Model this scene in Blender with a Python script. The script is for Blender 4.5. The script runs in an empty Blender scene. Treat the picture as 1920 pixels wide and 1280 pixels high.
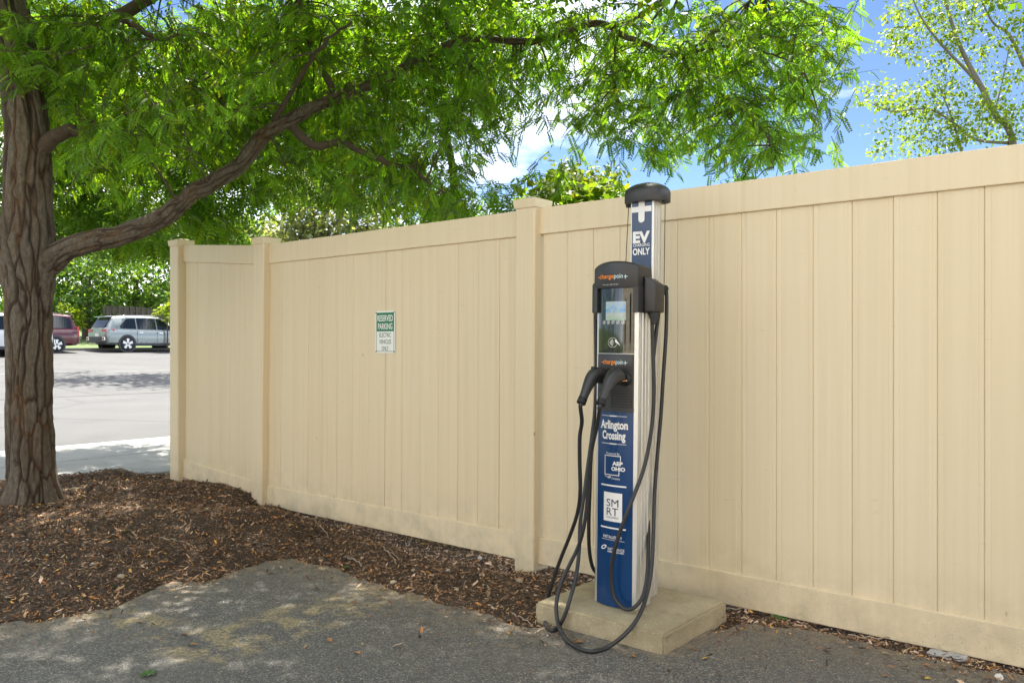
import bpy, bmesh, math, random
import numpy as np
from mathutils import Vector, Matrix, noise as mnoise

random.seed(7)
rng = np.random.default_rng(7)
scene = bpy.context.scene
COL = scene.collection

# ------------------------------------------------------------------ camera
F = 1558.0            # focal length in photo pixels (1920 wide)
HOR = 646.0           # horizon row
ZC = 1.12             # eye height
cam_d = bpy.data.cameras.new('camera')
cam_d.sensor_width = 36.0
cam_d.lens = F / 1920 * 36
cam_d.shift_y = (HOR - 640) / 1920
cam_d.clip_start = 0.05
cam_d.clip_end = 2000
cam = bpy.data.objects.new('camera', cam_d)
cam.location = (0, 0, ZC)
cam.rotation_euler = (math.radians(90), 0, 0)
COL.objects.link(cam)
scene.camera = cam

# ------------------------------------------------------------------ sun, sky, exposure
SUN_EL = math.radians(60)
SUN_AZ = math.radians(-12)          # 0 = straight ahead (+Y), positive to the right
sun_dir = Vector((math.sin(SUN_AZ) * math.cos(SUN_EL), math.cos(SUN_AZ) * math.cos(SUN_EL), math.sin(SUN_EL)))
sl = bpy.data.lights.new('sun', 'SUN')
sl.energy = 3.6
sl.angle = math.radians(0.55)
sl.color = (1.0, 0.94, 0.84)
sun = bpy.data.objects.new('sun', sl)
sun.rotation_euler = sun_dir.to_track_quat('Z', 'Y').to_euler()
sun.location = (0, 20, 30)
COL.objects.link(sun)

world = bpy.data.worlds.new('World')
scene.world = world
world.use_nodes = True
wt = world.node_tree
wt.nodes.clear()
w_out = wt.nodes.new('ShaderNodeOutputWorld')
w_bg = wt.nodes.new('ShaderNodeBackground')
w_bg.inputs['Strength'].default_value = 0.05
w_sky = wt.nodes.new('ShaderNodeTexSky')
w_sky.sky_type = 'NISHITA'
w_sky.sun_disc = False
w_sky.sun_elevation = SUN_EL
w_sky.sun_rotation = SUN_AZ
w_sky.altitude = 200
w_sky.air_density = 0.5
w_sky.dust_density = 0.0
w_sky.ozone_density = 2.5
# thin fair-weather cloud over the whole sky
w_tc = wt.nodes.new('ShaderNodeTexCoord')
w_map = wt.nodes.new('ShaderNodeMapping')
w_map.inputs['Scale'].default_value = (1.0, 1.0, 3.0)
w_map.inputs['Location'].default_value = (0.35, 0.1, 0.3)
w_n = wt.nodes.new('ShaderNodeTexNoise')
w_n.inputs['Scale'].default_value = 1.7
w_n.inputs['Detail'].default_value = 7
w_n.inputs['Roughness'].default_value = 0.55
w_r = wt.nodes.new('ShaderNodeValToRGB')
w_r.color_ramp.elements[0].position = 0.44
w_r.color_ramp.elements[0].color = (0, 0, 0, 1)
w_r.color_ramp.elements[1].position = 0.66
w_r.color_ramp.elements[1].color = (0.85, 0.85, 0.85, 1)
w_mix = wt.nodes.new('ShaderNodeMix')
w_mix.data_type = 'RGBA'
w_mix.inputs[7].default_value = (21.0, 21.0, 21.2, 1)
wt.links.new(w_tc.outputs['Generated'], w_map.inputs['Vector'])
wt.links.new(w_map.outputs[0], w_n.inputs['Vector'])
wt.links.new(w_n.outputs['Fac'], w_r.inputs['Fac'])
wt.links.new(w_r.outputs['Color'], w_mix.inputs[0])
wt.links.new(w_sky.outputs[0], w_mix.inputs[6])
wt.links.new(w_mix.outputs[2], w_bg.inputs['Color'])
wt.links.new(w_bg.outputs[0], w_out.inputs['Surface'])

scene.view_settings.view_transform = 'Standard'
scene.view_settings.look = 'None'
scene.view_settings.gamma = 1
scene.view_settings.exposure = 2.4
scene.view_settings.use_curve_mapping = False
scene.render.engine = 'CYCLES'
scene.cycles.use_denoising = True
scene.cycles.max_bounces = 7
scene.cycles.diffuse_bounces = 4
scene.cycles.glossy_bounces = 3
scene.cycles.caustics_reflective = False
scene.cycles.caustics_refractive = False
scene.cycles.transparent_max_bounces = 8
scene.cycles.sample_clamp_indirect = 6

# ------------------------------------------------------------------ frames
FA = math.atan2(1860, F)                    # angle between view axis and fence line
SF, CF = math.sin(FA), math.cos(FA)
EX = np.array([SF, -CF])                    # along the fence, to the right
EY = np.array([CF, SF])                     # through the fence, away from the camera
FD = 3.354                                  # distance eye - fence plane
FROT = math.atan2(-CF, SF)


def fw(lx, ly, z=0.0):
    p = EX * lx + EY * ly
    return Vector((p[0], p[1], z))


def fl(X, Y):
    return X * EX[0] + Y * EX[1], X * EY[0] + Y * EY[1]


def pxz(px, py, z=0.0):
    """photo pixel -> point on the level z"""
    Y = (ZC - z) * F / (py - HOR)
    return Vector(((px - 960) / F * Y, Y, z))


def pxy(px, py, Y):
    """photo pixel -> point at depth Y"""
    return Vector(((px - 960) / F * Y, Y, ZC + (HOR - py) / F * Y))


def pxl(px, py, ly):
    """photo pixel -> point on the plane parallel to the fence at distance ly"""
    k = (px - 960) / F
    Y = ly / (CF * k + SF)
    return Vector((k * Y, Y, ZC + (HOR - py) / F * Y))


# ------------------------------------------------------------------ object helpers
def tag(o, label=None, cat=None, group=None, kind=None):
    if label:
        o['label'] = label
    if cat:
        o['category'] = cat
    if group:
        o['group'] = group
    if kind:
        o['kind'] = kind
    return o


def empty(name, loc=(0, 0, 0), rot=(0, 0, 0)):
    o = bpy.data.objects.new(name, None)
    o.location = loc
    o.rotation_euler = rot
    COL.objects.link(o)
    return o


def link(name, me, mat=None, parent=None, smooth=False):
    o = bpy.data.objects.new(name, me)
    if mat is not None and not me.materials:
        me.materials.append(mat)
    COL.objects.link(o)
    if parent is not None:
        o.parent = parent
    if smooth:
        me.polygons.foreach_set('use_smooth', [True] * len(me.polygons))
    return o


def pyd(name, v, f):
    me = bpy.data.meshes.new(name)
    me.from_pydata([tuple(p) for p in v], [], [tuple(q) for q in f])
    me.update()
    return me


def mesh_np(name, verts, faces, cols=None):
    """verts (n,3), faces (m,k) all of the same size, cols (n,3) -> attribute 'tint'"""
    me = bpy.data.meshes.new(name)
    n, (m, k) = len(verts), faces.shape
    me.vertices.add(n)
    me.vertices.foreach_set('co', np.ascontiguousarray(verts, dtype=np.float32).ravel())
    me.loops.add(m * k)
    me.loops.foreach_set('vertex_index', np.ascontiguousarray(faces, dtype=np.int32).ravel())
    me.polygons.add(m)
    me.polygons.foreach_set('loop_start', np.arange(0, m * k, k, dtype=np.int32))
    me.update(calc_edges=True)
    if cols is not None:
        a = me.attributes.new('tint', 'FLOAT_COLOR', 'POINT')
        c = np.ones((n, 4), dtype=np.float32)
        c[:, :3] = cols
        a.data.foreach_set('color', c.ravel())
    return me


class MB:
    """collects shapes, builds one mesh object"""
    def __init__(self):
        self.v, self.f = [], []

    def add(self, v, f):
        b = len(self.v)
        self.v += [tuple(p) for p in v]
        self.f += [tuple(i + b for i in q) for q in f]
        return self

    def box(self, x0, x1, y0, y1, z0, z1):
        v = [(x, y, z) for z in (z0, z1) for y in (y0, y1) for x in (x0, x1)]
        return self.add(v, [(0, 2, 3, 1), (4, 5, 7, 6), (0, 1, 5, 4), (2, 6, 7, 3), (0, 4, 6, 2), (1, 3, 7, 5)])

    def prism(self, poly, z0, z1):
        n = len(poly)
        v = [(x, y, z0) for x, y in poly] + [(x, y, z1) for x, y in poly]
        f = [tuple(range(n - 1, -1, -1)), tuple(range(n, 2 * n))]
        f += [(i, (i + 1) % n, n + (i + 1) % n, n + i) for i in range(n)]
        return self.add(v, f)

    def tube(self, pts, rad, sides=8, cap=True):
        v, f = tube_geo(pts, rad, sides, cap)
        return self.add(v, f)

    def build(self, name, mat=None, parent=None, smooth=False, bevel=0, seg=2):
        me = pyd(name, self.v, self.f)
        if bevel:
            bm = bmesh.new()
            bm.from_mesh(me)
            bmesh.ops.remove_doubles(bm, verts=bm.verts, dist=1e-6)
            bmesh.ops.bevel(bm, geom=[e for e in bm.edges if e.calc_face_angle(0) > 0.5], offset=bevel, segments=seg, affect='EDGES', profile=0.5, clamp_overlap=True)
            bm.to_mesh(me)
            bm.free()
        o = link(name, me, mat, parent, smooth)
        if smooth:
            try:
                me.set_sharp_from_angle(angle=math.radians(40))
            except Exception:
                pass
        return o


def tube_geo(pts, rad, sides=8, cap=True):
    P = [Vector(p) for p in pts]
    n = len(P)
    if not hasattr(rad, '__len__'):
        rad = [rad] * n
    v, f = [], []
    t0 = (P[1] - P[0]).normalized()
    u = t0.orthogonal().normalized()
    for i in range(n):
        t = (P[min(i + 1, n - 1)] - P[max(i - 1, 0)]).normalized()
        u = (u - t * u.dot(t))
        u = u.normalized() if u.length > 1e-6 else t.orthogonal().normalized()
        w = t.cross(u)
        for k in range(sides):
            a = 2 * math.pi * k / sides
            v.append(P[i] + (u * math.cos(a) + w * math.sin(a)) * rad[i])
    for i in range(n - 1):
        for k in range(sides):
            k2 = (k + 1) % sides
            f.append((i * sides + k, i * sides + k2, (i + 1) * sides + k2, (i + 1) * sides + k))
    if cap:
        f.append(tuple(range(sides - 1, -1, -1)))
        f.append(tuple((n - 1) * sides + k for k in range(sides)))
    return v, f


def spline(pts, n):
    """Catmull-Rom through rows of any width"""
    P = np.array(pts, dtype=float)
    P = np.vstack([2 * P[0] - P[1], P, 2 * P[-1] - P[-2]])
    m = len(P) - 3
    out = []
    for t in np.linspace(0, m - 1e-6, n):
        i = int(t)
        u = t - i
        a, b, c, d = P[i:i + 4]
        out.append(0.5 * (2 * b + (c - a) * u + (2 * a - 5 * b + 4 * c - d) * u * u + (3 * b - a - 3 * c + d) * u ** 3))
    return np.array(out)


# ------------------------------------------------------------------ material helper
class NT:
    def __init__(self, name):
        self.m = bpy.data.materials.new(name)
        self.m.use_nodes = True
        self.t = self.m.node_tree
        self.t.nodes.clear()
        self.out = self.t.nodes.new('ShaderNodeOutputMaterial')

    def n(self, typ, ins=None, **props):
        nd = self.t.nodes.new('ShaderNode' + typ)
        for k, v in props.items():
            setattr(nd, k, v)
        for k, v in (ins or {}).items():
            s = nd.inputs[k]
            if isinstance(v, bpy.types.NodeSocket):
                self.t.links.new(v, s)
            else:
                s.default_value = v
        return nd

    def pos(self):
        return self.n('NewGeometry').outputs['Position']

    def obj(self):
        return self.n('TexCoord').outputs['Object']

    def scl(self, vec, s, rot=(0, 0, 0), loc=(0, 0, 0)):
        return self.n('Mapping', {'Vector': vec, 'Scale': s, 'Rotation': rot, 'Location': loc}).outputs[0]

    def noise(self, vec, scale, detail=3, rough=0.5):
        return self.n('TexNoise', {'Vector': vec, 'Scale': scale, 'Detail': detail, 'Roughness': rough}).outputs['Fac']

    def vor(self, vec, scale, out='Distance', **k):
        return self.n('TexVoronoi', {'Vector': vec, 'Scale': scale}, **k).outputs[out]

    def ramp(self, fac, stops):
        r = self.n('ValToRGB', {'Fac': fac})
        e = r.color_ramp.elements
        while len(e) < len(stops):
            e.new(0.5)
        for i, (p, c) in enumerate(stops):
            e[i].position = p
            e[i].color = (c, c, c, 1) if not hasattr(c, '__len__') else (*c, 1)
        return r.outputs['Color']

    def rng(self, v, a, b, c=0.0, d=1.0):
        return self.n('MapRange', {'Value': v, 'From Min': a, 'From Max': b, 'To Min': c, 'To Max': d}).outputs[0]

    def mix(self, fac, a, b, blend='MIX'):
        m = self.n('Mix', {0: fac}, data_type='RGBA', blend_type=blend)
        for k, v in ((6, a), (7, b)):
            s = m.inputs[k]
            if isinstance(v, bpy.types.NodeSocket):
                self.t.links.new(v, s)
            else:
                s.default_value = (*v, 1) if len(v) == 3 else v
        return m.outputs[2]

    def math(self, op, a, b=0.0):
        return self.n('Math', {0: a, 1: b}, operation=op).outputs[0]

    def sep(self, vec):
        s = self.n('SeparateXYZ', {0: vec})
        return s.outputs

    def attr(self, name, out='Color'):
        return self.n('Attribute', attribute_name=name).outputs[out]

    def bump(self, h, strength=0.3, dist=0.01):
        return self.n('Bump', {'Height': h, 'Strength': strength, 'Distance': dist}).outputs[0]

    def bsdf(self, col, rough=0.5, metal=0.0, bump=None, **extra):
        ins = {'Roughness': rough, 'Metallic': metal}
        p = self.n('BsdfPrincipled')
        for k, v in [('Base Color', col), ('Roughness', rough), ('Metallic', metal)] + list(extra.items()):
            s = p.inputs[k]
            if isinstance(v, bpy.types.NodeSocket):
                self.t.links.new(v, s)
            elif hasattr(v, '__len__') and len(v) == 3 and s.type == 'RGBA':
                s.default_value = (*v, 1)
            else:
                s.default_value = v
        if bump is not None:
            self.t.links.new(bump, p.inputs['Normal'])
        self.t.links.new(p.outputs[0], self.out.inputs['Surface'])
        return self.m


def plain(name, col, rough=0.5, metal=0.0, var=0.12, scale=14, bump=0.0, **extra):
    n = NT(name)
    p = n.obj()
    f = n.noise(p, scale, 4, 0.6)
    c = n.mix(f, tuple(x * (1 - var) for x in col), tuple(min(1, x * (1 + var)) for x in col))
    r = n.rng(n.noise(p, scale * 2.3, 3), 0.3, 0.7, rough * 0.85, min(1, rough * 1.15))
    b = n.bump(n.noise(p, scale * 25, 3), bump, 0.002) if bump else None
    return n.bsdf(c, r, metal, b, **extra)


def mat_vinyl():
    n = NT('tan_vinyl')
    p = n.pos()
    z = n.sep(p)[2]
    big = n.noise(p, 0.9, 3)
    streak = n.noise(n.scl(p, (38, 38, 0.6)), 1.0, 3)
    c = n.mix(big, (0.70, 0.57, 0.37), (0.745, 0.63, 0.43))
    c = n.mix(n.math('MULTIPLY', n.rng(streak, 0.42, 0.72), 0.35), c, (0.62, 0.505, 0.305))
    # splash-back specks and grime low on the boards
    rnd = n.n('ObjectInfo').outputs['Random']
    c = n.mix(n.rng(rnd, 0, 1, 0.0, 0.16), c, (0.57, 0.46, 0.28))
    lowm = n.rng(z, 0.03, 0.30, 1.0, 0.0)
    rad = n.rng(n.noise(p, 23, 3, 0.7), 0.35, 0.7, 0.02, 0.30)
    d1 = n.vor(n.scl(p, (1, 1, 0.7)), 150)
    d2 = n.vor(n.scl(p, (1, 1, 0.6), loc=(3, 1, 2)), 85)
    sp = n.math('MAXIMUM', n.math('LESS_THAN', d1, rad), n.math('LESS_THAN', d2, n.math('MULTIPLY', rad, 0.7)))
    lx_n = n.sep(n.n('VectorRotate', {'Vector': p, 'Angle': -FROT}, rotation_type='Z_AXIS').outputs[0])[0]
    patch = n.math('MULTIPLY', n.rng(n.noise(p, 4.5, 4), 0.36, 0.60), n.rng(lx_n, -3.0, 0.0, 0.25, 1.0))
    lowm = n.math('MULTIPLY', lowm, lowm)
    spk = n.math('MULTIPLY', n.math('MULTIPLY', sp, lowm), patch)
    c = n.mix(n.math('MULTIPLY', spk, 0.85), c, (0.10, 0.085, 0.06))
    film = n.math('MULTIPLY', n.rng(z, 0.0, 0.32, 1.0, 0.0), n.rng(n.noise(p, 9, 5, 0.65), 0.38, 0.75))
    c = n.mix(n.math('MULTIPLY', film, 0.75), c, (0.36, 0.32, 0.21))
    # a few stray marks higher up
    mk = n.rng(n.vor(n.scl(p, (1, 1, 0.5)), 4.3), 0.012, 0.03, 1.0, 0.0)
    c = n.mix(n.math('MULTIPLY', mk, 0.6), c, (0.14, 0.09, 0.05))
    drip = n.math('MULTIPLY', n.rng(n.noise(n.scl(p, (26, 26, 0.35)), 1.0, 5, 0.7), 0.56, 0.74), n.rng(n.noise(p, 1.7, 3), 0.4, 0.65))
    c = n.mix(n.math('MULTIPLY', drip, 0.30), c, (0.40, 0.33, 0.21))
    scuff = n.rng(n.noise(n.scl(p, (9, 9, 60)), 1.0, 3), 0.70, 0.76)
    c = n.mix(n.math('MULTIPLY', scuff, 0.25), c, (0.42, 0.34, 0.22))
    r = n.rng(n.noise(p, 30, 3), 0.3, 0.7, 0.42, 0.6)
    b = n.bump(n.noise(n.scl(p, (60, 60, 3)), 1.0, 3), 0.12, 0.002)
    return n.bsdf(c, r, 0, b)


def mat_alu():
    n = NT('brushed_aluminium')
    p = n.obj()
    s = n.noise(n.scl(p, (400, 400, 2)), 1.0, 2)
    g = n.noise(p, 7, 4)
    c = n.mix(g, (0.64, 0.64, 0.62), (0.78, 0.78, 0.76))
    return n.bsdf(c, n.rng(s, 0.3, 0.7, 0.34, 0.5), 0.75, n.bump(s, 0.1, 0.001))


def mat_concrete(name, a, b, bs=0.5):
    n = NT(name)
    p = n.pos()
    g = n.noise(p, 2.6, 5, 0.6)
    c = n.mix(n.rng(g, 0.3, 0.7), a, b)
    sp = n.noise(p, 160, 3, 0.7)
    c = n.mix(n.rng(sp, 0.58, 0.7, 0.0, 0.55), c, tuple(x * 0.45 for x in a))
    sl = n.noise(p, 110, 2, 0.7)
    c = n.mix(n.rng(sl, 0.6, 0.7, 0.0, 0.5), c, tuple(min(1, x * 1.5) for x in b))
    st = n.rng(n.noise(p, 11, 6, 0.7), 0.5, 0.72)
    c = n.mix(n.math('MULTIPLY', st, 0.45), c, tuple(x * 0.5 for x in a))
    h = n.mix(0.5, n.noise(p, 130, 4, 0.7), n.noise(p, 25, 4))
    return n.bsdf(c, 0.9, 0, n.bump(h, bs, 0.006))


def strip_mask(n, p, a, b, half):
    """soft box mask around the ground segment a-b"""
    a, b = Vector(a[:2]), Vector(b[:2])
    ang = math.atan2((b - a).y, (b - a).x)
    mid = (a + b) / 2
    q = n.n('VectorMath', {0: p, 1: (mid.x, mid.y, 0)}, operation='SUBTRACT').outputs[0]
    q = n.n('VectorRotate', {'Vector': q, 'Angle': -ang}, rotation_type='Z_AXIS').outputs[0]
    s = n.sep(q)
    mx = n.rng(n.math('ABSOLUTE', s[0]), (b - a).length / 2, (b - a).length / 2 + 0.12, 1.0, 0.0)
    my = n.rng(n.math('ABSOLUTE', s[1]), half, half + 0.09, 1.0, 0.0)
    return n.math('MULTIPLY', mx, my)


def mat_asphalt():
    n = NT('worn_asphalt')
    p = n.pos()
    agg = n.vor(p, 210, 'Color')
    ag = n.sep(agg)[0]
    agd = n.vor(p, 210)
    c = n.ramp(ag, [(0.0, (0.036, 0.035, 0.034)), (0.5, (0.075, 0.073, 0.068)), (0.80, (0.135, 0.128, 0.114)), (1.0, (0.30, 0.28, 0.235))])
    big = n.noise(p, 1.3, 5, 0.6)
    c = n.mix(n.rng(big, 0.35, 0.7, 0.0, 0.45), c, (0.12, 0.111, 0.092))
    fine = n.noise(p, 210, 3, 0.7)
    c = n.mix(n.rng(fine, 0.55, 0.75, 0.0, 0.5), c, (0.20, 0.19, 0.165))
    # remains of yellow paint
    m1 = strip_mask(n, p, pxz(735, 1108), pxz(420, 1205), 0.13)
    m2 = strip_mask(n, p, pxz(185, 1146), pxz(330, 1188), 0.05)
    m3 = strip_mask(n, p, pxz(560, 1150), pxz(370, 1225), 0.10)
    wear = n.rng(n.noise(n.scl(p, (1, 1, 1)), 7.5, 6, 0.68), 0.47, 0.58)
    wear2 = n.rng(n.noise(p, 60, 4, 0.7), 0.38, 0.56)
    pm = n.math('MULTIPLY', n.math('MAXIMUM', n.math('MAXIMUM', m1, m2), m3), n.math('MULTIPLY', wear, wear2))
    c = n.mix(n.math('MULTIPLY', pm, 0.8), c, (0.36, 0.28, 0.13))
    # blown-in soil along the bed
    d = n.attr('dirt', 'Fac')
    dm = n.math('MULTIPLY', d, n.rng(n.noise(p, 16, 6, 0.72), 0.36, 0.62))
    c = n.mix(n.math('MULTIPLY', dm, 0.85), c, (0.25, 0.19, 0.115))
    h = n.mix(0.55, agd, n.noise(p, 60, 4))
    return n.bsdf(c, n.rng(fine, 0.3, 0.7, 0.75, 0.95), 0, n.bump(h, 0.6, 0.006))


def mat_tint(name, rough=0.85, bump=0.0, gain=1.0):
    n = NT(name)
    c = n.attr('tint')
    g = n.noise(n.pos(), 70, 3)
    c = n.mix(n.rng(g, 0.3, 0.7, 0.0, 0.4), c, (0.02, 0.014, 0.009))
    return n.bsdf(c, rough)


def mat_leaf(name, trans=0.54, gain=(2.5, 2.2, 0.5), rough=0.45):
    n = NT(name)
    c = n.attr('tint')
    d = n.n('BsdfPrincipled', {'Base Color': c, 'Roughness': rough})
    d.inputs['Specular IOR Level'].default_value = 0.35
    tc = n.mix(1.0, c, gain, 'MULTIPLY')
    t = n.n('BsdfTranslucent', {'Color': tc})
    m = n.n('MixShader', {0: trans, 1: d.outputs[0], 2: t.outputs[0]})
    n.t.links.new(m.outputs[0], n.out.inputs['Surface'])
    return n.m


def mat_bark():
    n = NT('furrowed_bark')
    p = n.pos()
    pl = n.attr('plate', 'Fac')
    fine = n.noise(n.scl(p, (1, 1, 0.5)), 75, 5, 0.75)
    mid = n.noise(n.scl(p, (1, 1, 0.3)), 9, 4)
    plate = n.mix(n.rng(fine, 0.25, 0.75), (0.07, 0.056, 0.041), (0.25, 0.208, 0.152))
    plate = n.mix(n.rng(mid, 0.45, 0.7, 0.0, 0.5), plate, (0.15, 0.105, 0.06))
    fur = n.mix(n.rng(mid, 0.48, 0.62), (0.07, 0.047, 0.030), (0.19, 0.095, 0.035))
    fur = n.mix(n.rng(fine, 0.3, 0.7, 0.0, 0.5), fur, (0.05, 0.03, 0.018))
    c = n.mix(n.rng(pl, 0.25, 0.75), fur, plate)
    c = n.mix(n.rng(pl, 0.02, 0.16, 0.85, 0.0), c, (0.018, 0.012, 0.008))
    c = n.mix(n.rng(n.attr('tone', 'Fac'), 0.0, 1.0, 0.0, 0.38), c, (0.07, 0.05, 0.034))
    lich = n.rng(n.noise(p, 85, 2), 0.68, 0.74)
    c = n.mix(n.math('MULTIPLY', lich, 0.5), c, (0.34, 0.33, 0.27))
    fl_ = n.vor(n.scl(p, (1, 1, 0.4)), 48)
    c = n.mix(n.rng(fl_, 0.3, 0.75, 0.0, 0.35), c, (0.06, 0.044, 0.03))
    h = n.mix(0.5, n.mix(0.5, fine, fl_), n.noise(p, 150, 3))
    return n.bsdf(c, 0.9, 0, n.bump(h, 1.0, 0.022))


def mat_ground(name, a, b, c3, scale=8, bs=0.5):
    n = NT(name)
    p = n.pos()
    f = n.noise(p, scale, 6, 0.7)
    c = n.mix(n.rng(f, 0.3, 0.7), a, b)
    g = n.noise(p, scale * 12, 4, 0.7)
    c = n.mix(n.rng(g, 0.5, 0.72), c, c3)
    return n.bsdf(c, 0.95, 0, n.bump(g, bs, 0.02))


def mat_street():
    n = NT('sunlit_street_asphalt')
    p = n.pos()
    f = n.noise(p, 0.5, 5, 0.6)
    c = n.mix(n.rng(f, 0.3, 0.7), (0.048, 0.0485, 0.050), (0.072, 0.072, 0.072))
    st = n.rng(n.noise(p, 0.9, 6, 0.7), 0.56, 0.70)
    c = n.mix(n.math('MULTIPLY', st, 0.5), c, (0.036, 0.036, 0.037))
    cr = n.n('TexVoronoi', {'Vector': p, 'Scale': 0.22}, feature='DISTANCE_TO_EDGE').outputs['Distance']
    c = n.mix(n.rng(cr, 0.006, 0.012, 0.55, 0.0), c, (0.02, 0.02, 0.02))
    g = n.noise(p, 90, 3, 0.8)
    c = n.mix(n.rng(g, 0.4, 0.75, 0.0, 0.6), c, (0.042, 0.042, 0.043))
    return n.bsdf(c, 0.9, 0, n.bump(g, 0.3, 0.006))


def mat_wood(name, a, b):
    n = NT(name)
    p = n.obj()
    f = n.noise(n.scl(p, (30, 30, 2)), 1.0, 4)
    return n.bsdf(n.mix(f, a, b), 0.9, 0, n.bump(f, 0.3, 0.004))


VINYL = mat_vinyl()
ALU = mat_alu()
BLACK = plain('charcoal_plastic', (0.028, 0.027, 0.026), 0.42, var=0.2, scale=20, bump=0.06)
DARKP = plain('deep_black_plastic', (0.012, 0.012, 0.012), 0.5, var=0.2, scale=20)
RUBBER = plain('cable_rubber', (0.020, 0.020, 0.020), 0.48, var=0.3, scale=30, bump=0.1)
BLUE = plain('navy_panel_film', (0.006, 0.043, 0.135), 0.2, var=0.12, scale=5)
NAVY = plain('dark_navy_film', (0.008, 0.030, 0.085), 0.2, var=0.12, scale=5)
PRINT = plain('white_print', (0.80, 0.78, 0.74), 0.45, var=0.04)
ORANGE = plain('orange_print', (0.85, 0.24, 0.02), 0.5, var=0.04)
TEALP = plain('pale_teal_print', (0.55, 0.70, 0.72), 0.5, var=0.04)
INK = plain('dark_ink', (0.02, 0.03, 0.05), 0.5, var=0.1)
GREEN = plain('sign_green', (0.004, 0.17, 0.055), 0.4, var=0.08)
GREENINK = plain('sign_green_ink', (0.03, 0.10, 0.06), 0.5, var=0.1)
SIGNW = plain('sign_white', (0.80, 0.80, 0.74), 0.4, var=0.05, scale=8)
SCREW = plain('rusty_screw', (0.09, 0.05, 0.03), 0.6, 0.4)
GLASS = plain('dark_display_glass', (0.015, 0.018, 0.016), 0.04, var=0.1, **{'Specular IOR Level': 0.8})
PAD = mat_concrete('pad_concrete', (0.30, 0.245, 0.145), (0.46, 0.39, 0.25), 0.8)
WALK = mat_concrete('walk_concrete', (0.27, 0.265, 0.25), (0.33, 0.325, 0.305), 0.25)
ASPH = mat_asphalt()
STREET = mat_street()
BOUNCELOT = mat_concrete('pale_bounce_lot', (0.20, 0.195, 0.185), (0.27, 0.262, 0.245), 0.3)  # pale tone chosen for bounce light from out of frame
CHIP = mat_tint('mulch_bits')
SOIL = mat_ground('mulch_soil', (0.040, 0.026, 0.016), (0.095, 0.063, 0.038), (0.17, 0.115, 0.065), 14, 0.9)
GRASSM = mat_ground('grass_ground', (0.05, 0.09, 0.02), (0.09, 0.13, 0.035), (0.12, 0.16, 0.05), 5, 0.6)
BARK = mat_bark()
TWIG = plain('twig_bark', (0.085, 0.062, 0.045), 0.9, var=0.4, scale=30)
GREYBARK = plain('pale_grey_bark', (0.16, 0.14, 0.11), 0.9, var=0.35, scale=9)
LEAF = mat_leaf('locust_leaf')
LEAFB = mat_leaf('background_leaf', 0.5, (1.9, 1.7, 0.55))

# ================================================================== GROUND
BOUND_PX = [(0, 1168), (70, 1160), (150, 1152), (215, 1138), (262, 1115), (300, 1098), (360, 1089), (410, 1084), (455, 1066),
            (500, 1055), (545, 1050), (590, 1056), (640, 1072), (700, 1094), (760, 1112), (830, 1131), (900, 1150), (960, 1166), (1012, 1176)]
bp = [pxz(x, y) for x, y in BOUND_PX]
left_ext = [Vector((-14, 2.9, 0)), Vector((-8, 3.0, 0)), Vector((-4.6, 3.1, 0)), Vector((-3.2, 3.25, 0))]
right_ext = [fw(-1.95, 2.80), fw(-1.55, 2.95), pxz(1345, 1186), pxz(1400, 1176), pxz(1470, 1172), pxz(1540, 1181), pxz(1620, 1203),
             pxz(1720, 1227), pxz(1830, 1249), pxz(2000, 1280), fw(1.2, 3.27), fw(4, 3.26), fw(12, 3.26)]
bnd = [(p.x, p.y) for p in left_ext + bp + right_ext]
B0 = np.array(bnd)
# resample finely with a ragged edge
BD = []
for a, b in zip(B0[:-1], B0[1:]):
    L = np.linalg.norm(b - a)
    k = max(2, int(L / (0.025 if L < 1.0 else 0.2)))
    for t in np.arange(k) / k:
        BD.append(a + (b - a) * t)
BD.append(B0[-1])
BD = np.array(BD)
for i, p in enumerate(BD):
    BD[i, 1] += 0.085 * mnoise.noise(Vector((p[0] * 5, p[1] * 5, 0))) + 0.035 * mnoise.noise(Vector((p[0] * 31, p[1] * 31, 3)))


def bdist(X, Y):
    """signed distance-like value to the asphalt edge, positive on the bed side"""
    i = np.searchsorted(BD[:, 0], X).clip(1, len(BD) - 1)
    a, b = BD[i - 1], BD[i]
    t = ((X - a[..., 0]) / np.maximum(1e-6, b[..., 0] - a[..., 0])).clip(0, 1)
    return Y - (a[..., 1] + t * (b[..., 1] - a[..., 1]))


order = np.argsort(BD[:, 0], kind='stable')
BD = BD[order]

CTRL = []
for p in bp[::2] + left_ext[1:]:
    CTRL.append((p.x, p.y, -0.004))
for p in right_ext[:-1]:
    CTRL.append((p.x, p.y, -0.008))
for lx, ly, z in [(-6.45, 3.35, 0.06), (-6.2, 3.3, 0.056), (-5.9, 3.3, 0.075), (-5.55, 3.3, 0.095), (-5.35, 3.28, 0.082), (-5.2, 3.3, 0.06), (-4.98, 3.32, 0.008),
                  (-4.6, 3.33, -0.018), (-4.2, 3.33, -0.03), (-3.75, 3.33, -0.045), (-3.5, 3.3, -0.072), (-3.3, 3.3, -0.07), (-2.9, 3.33, -0.05), (-2.3, 3.33, -0.03),
                  (-1.6, 3.33, -0.015), (-1.2, 3.33, -0.012), (0.4, 3.33, -0.01), (3, 3.33, -0.01), (8, 3.33, -0.01),
                  (-6.2, 3.9, 0.03), (-5.2, 3.9, 0.0), (-4, 3.9, -0.05), (-3, 3.9, -0.06), (-1.5, 3.9, -0.03), (1, 3.9, -0.02)]:
    p = fw(lx, ly)
    CTRL.append((p.x, p.y, z))
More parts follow.
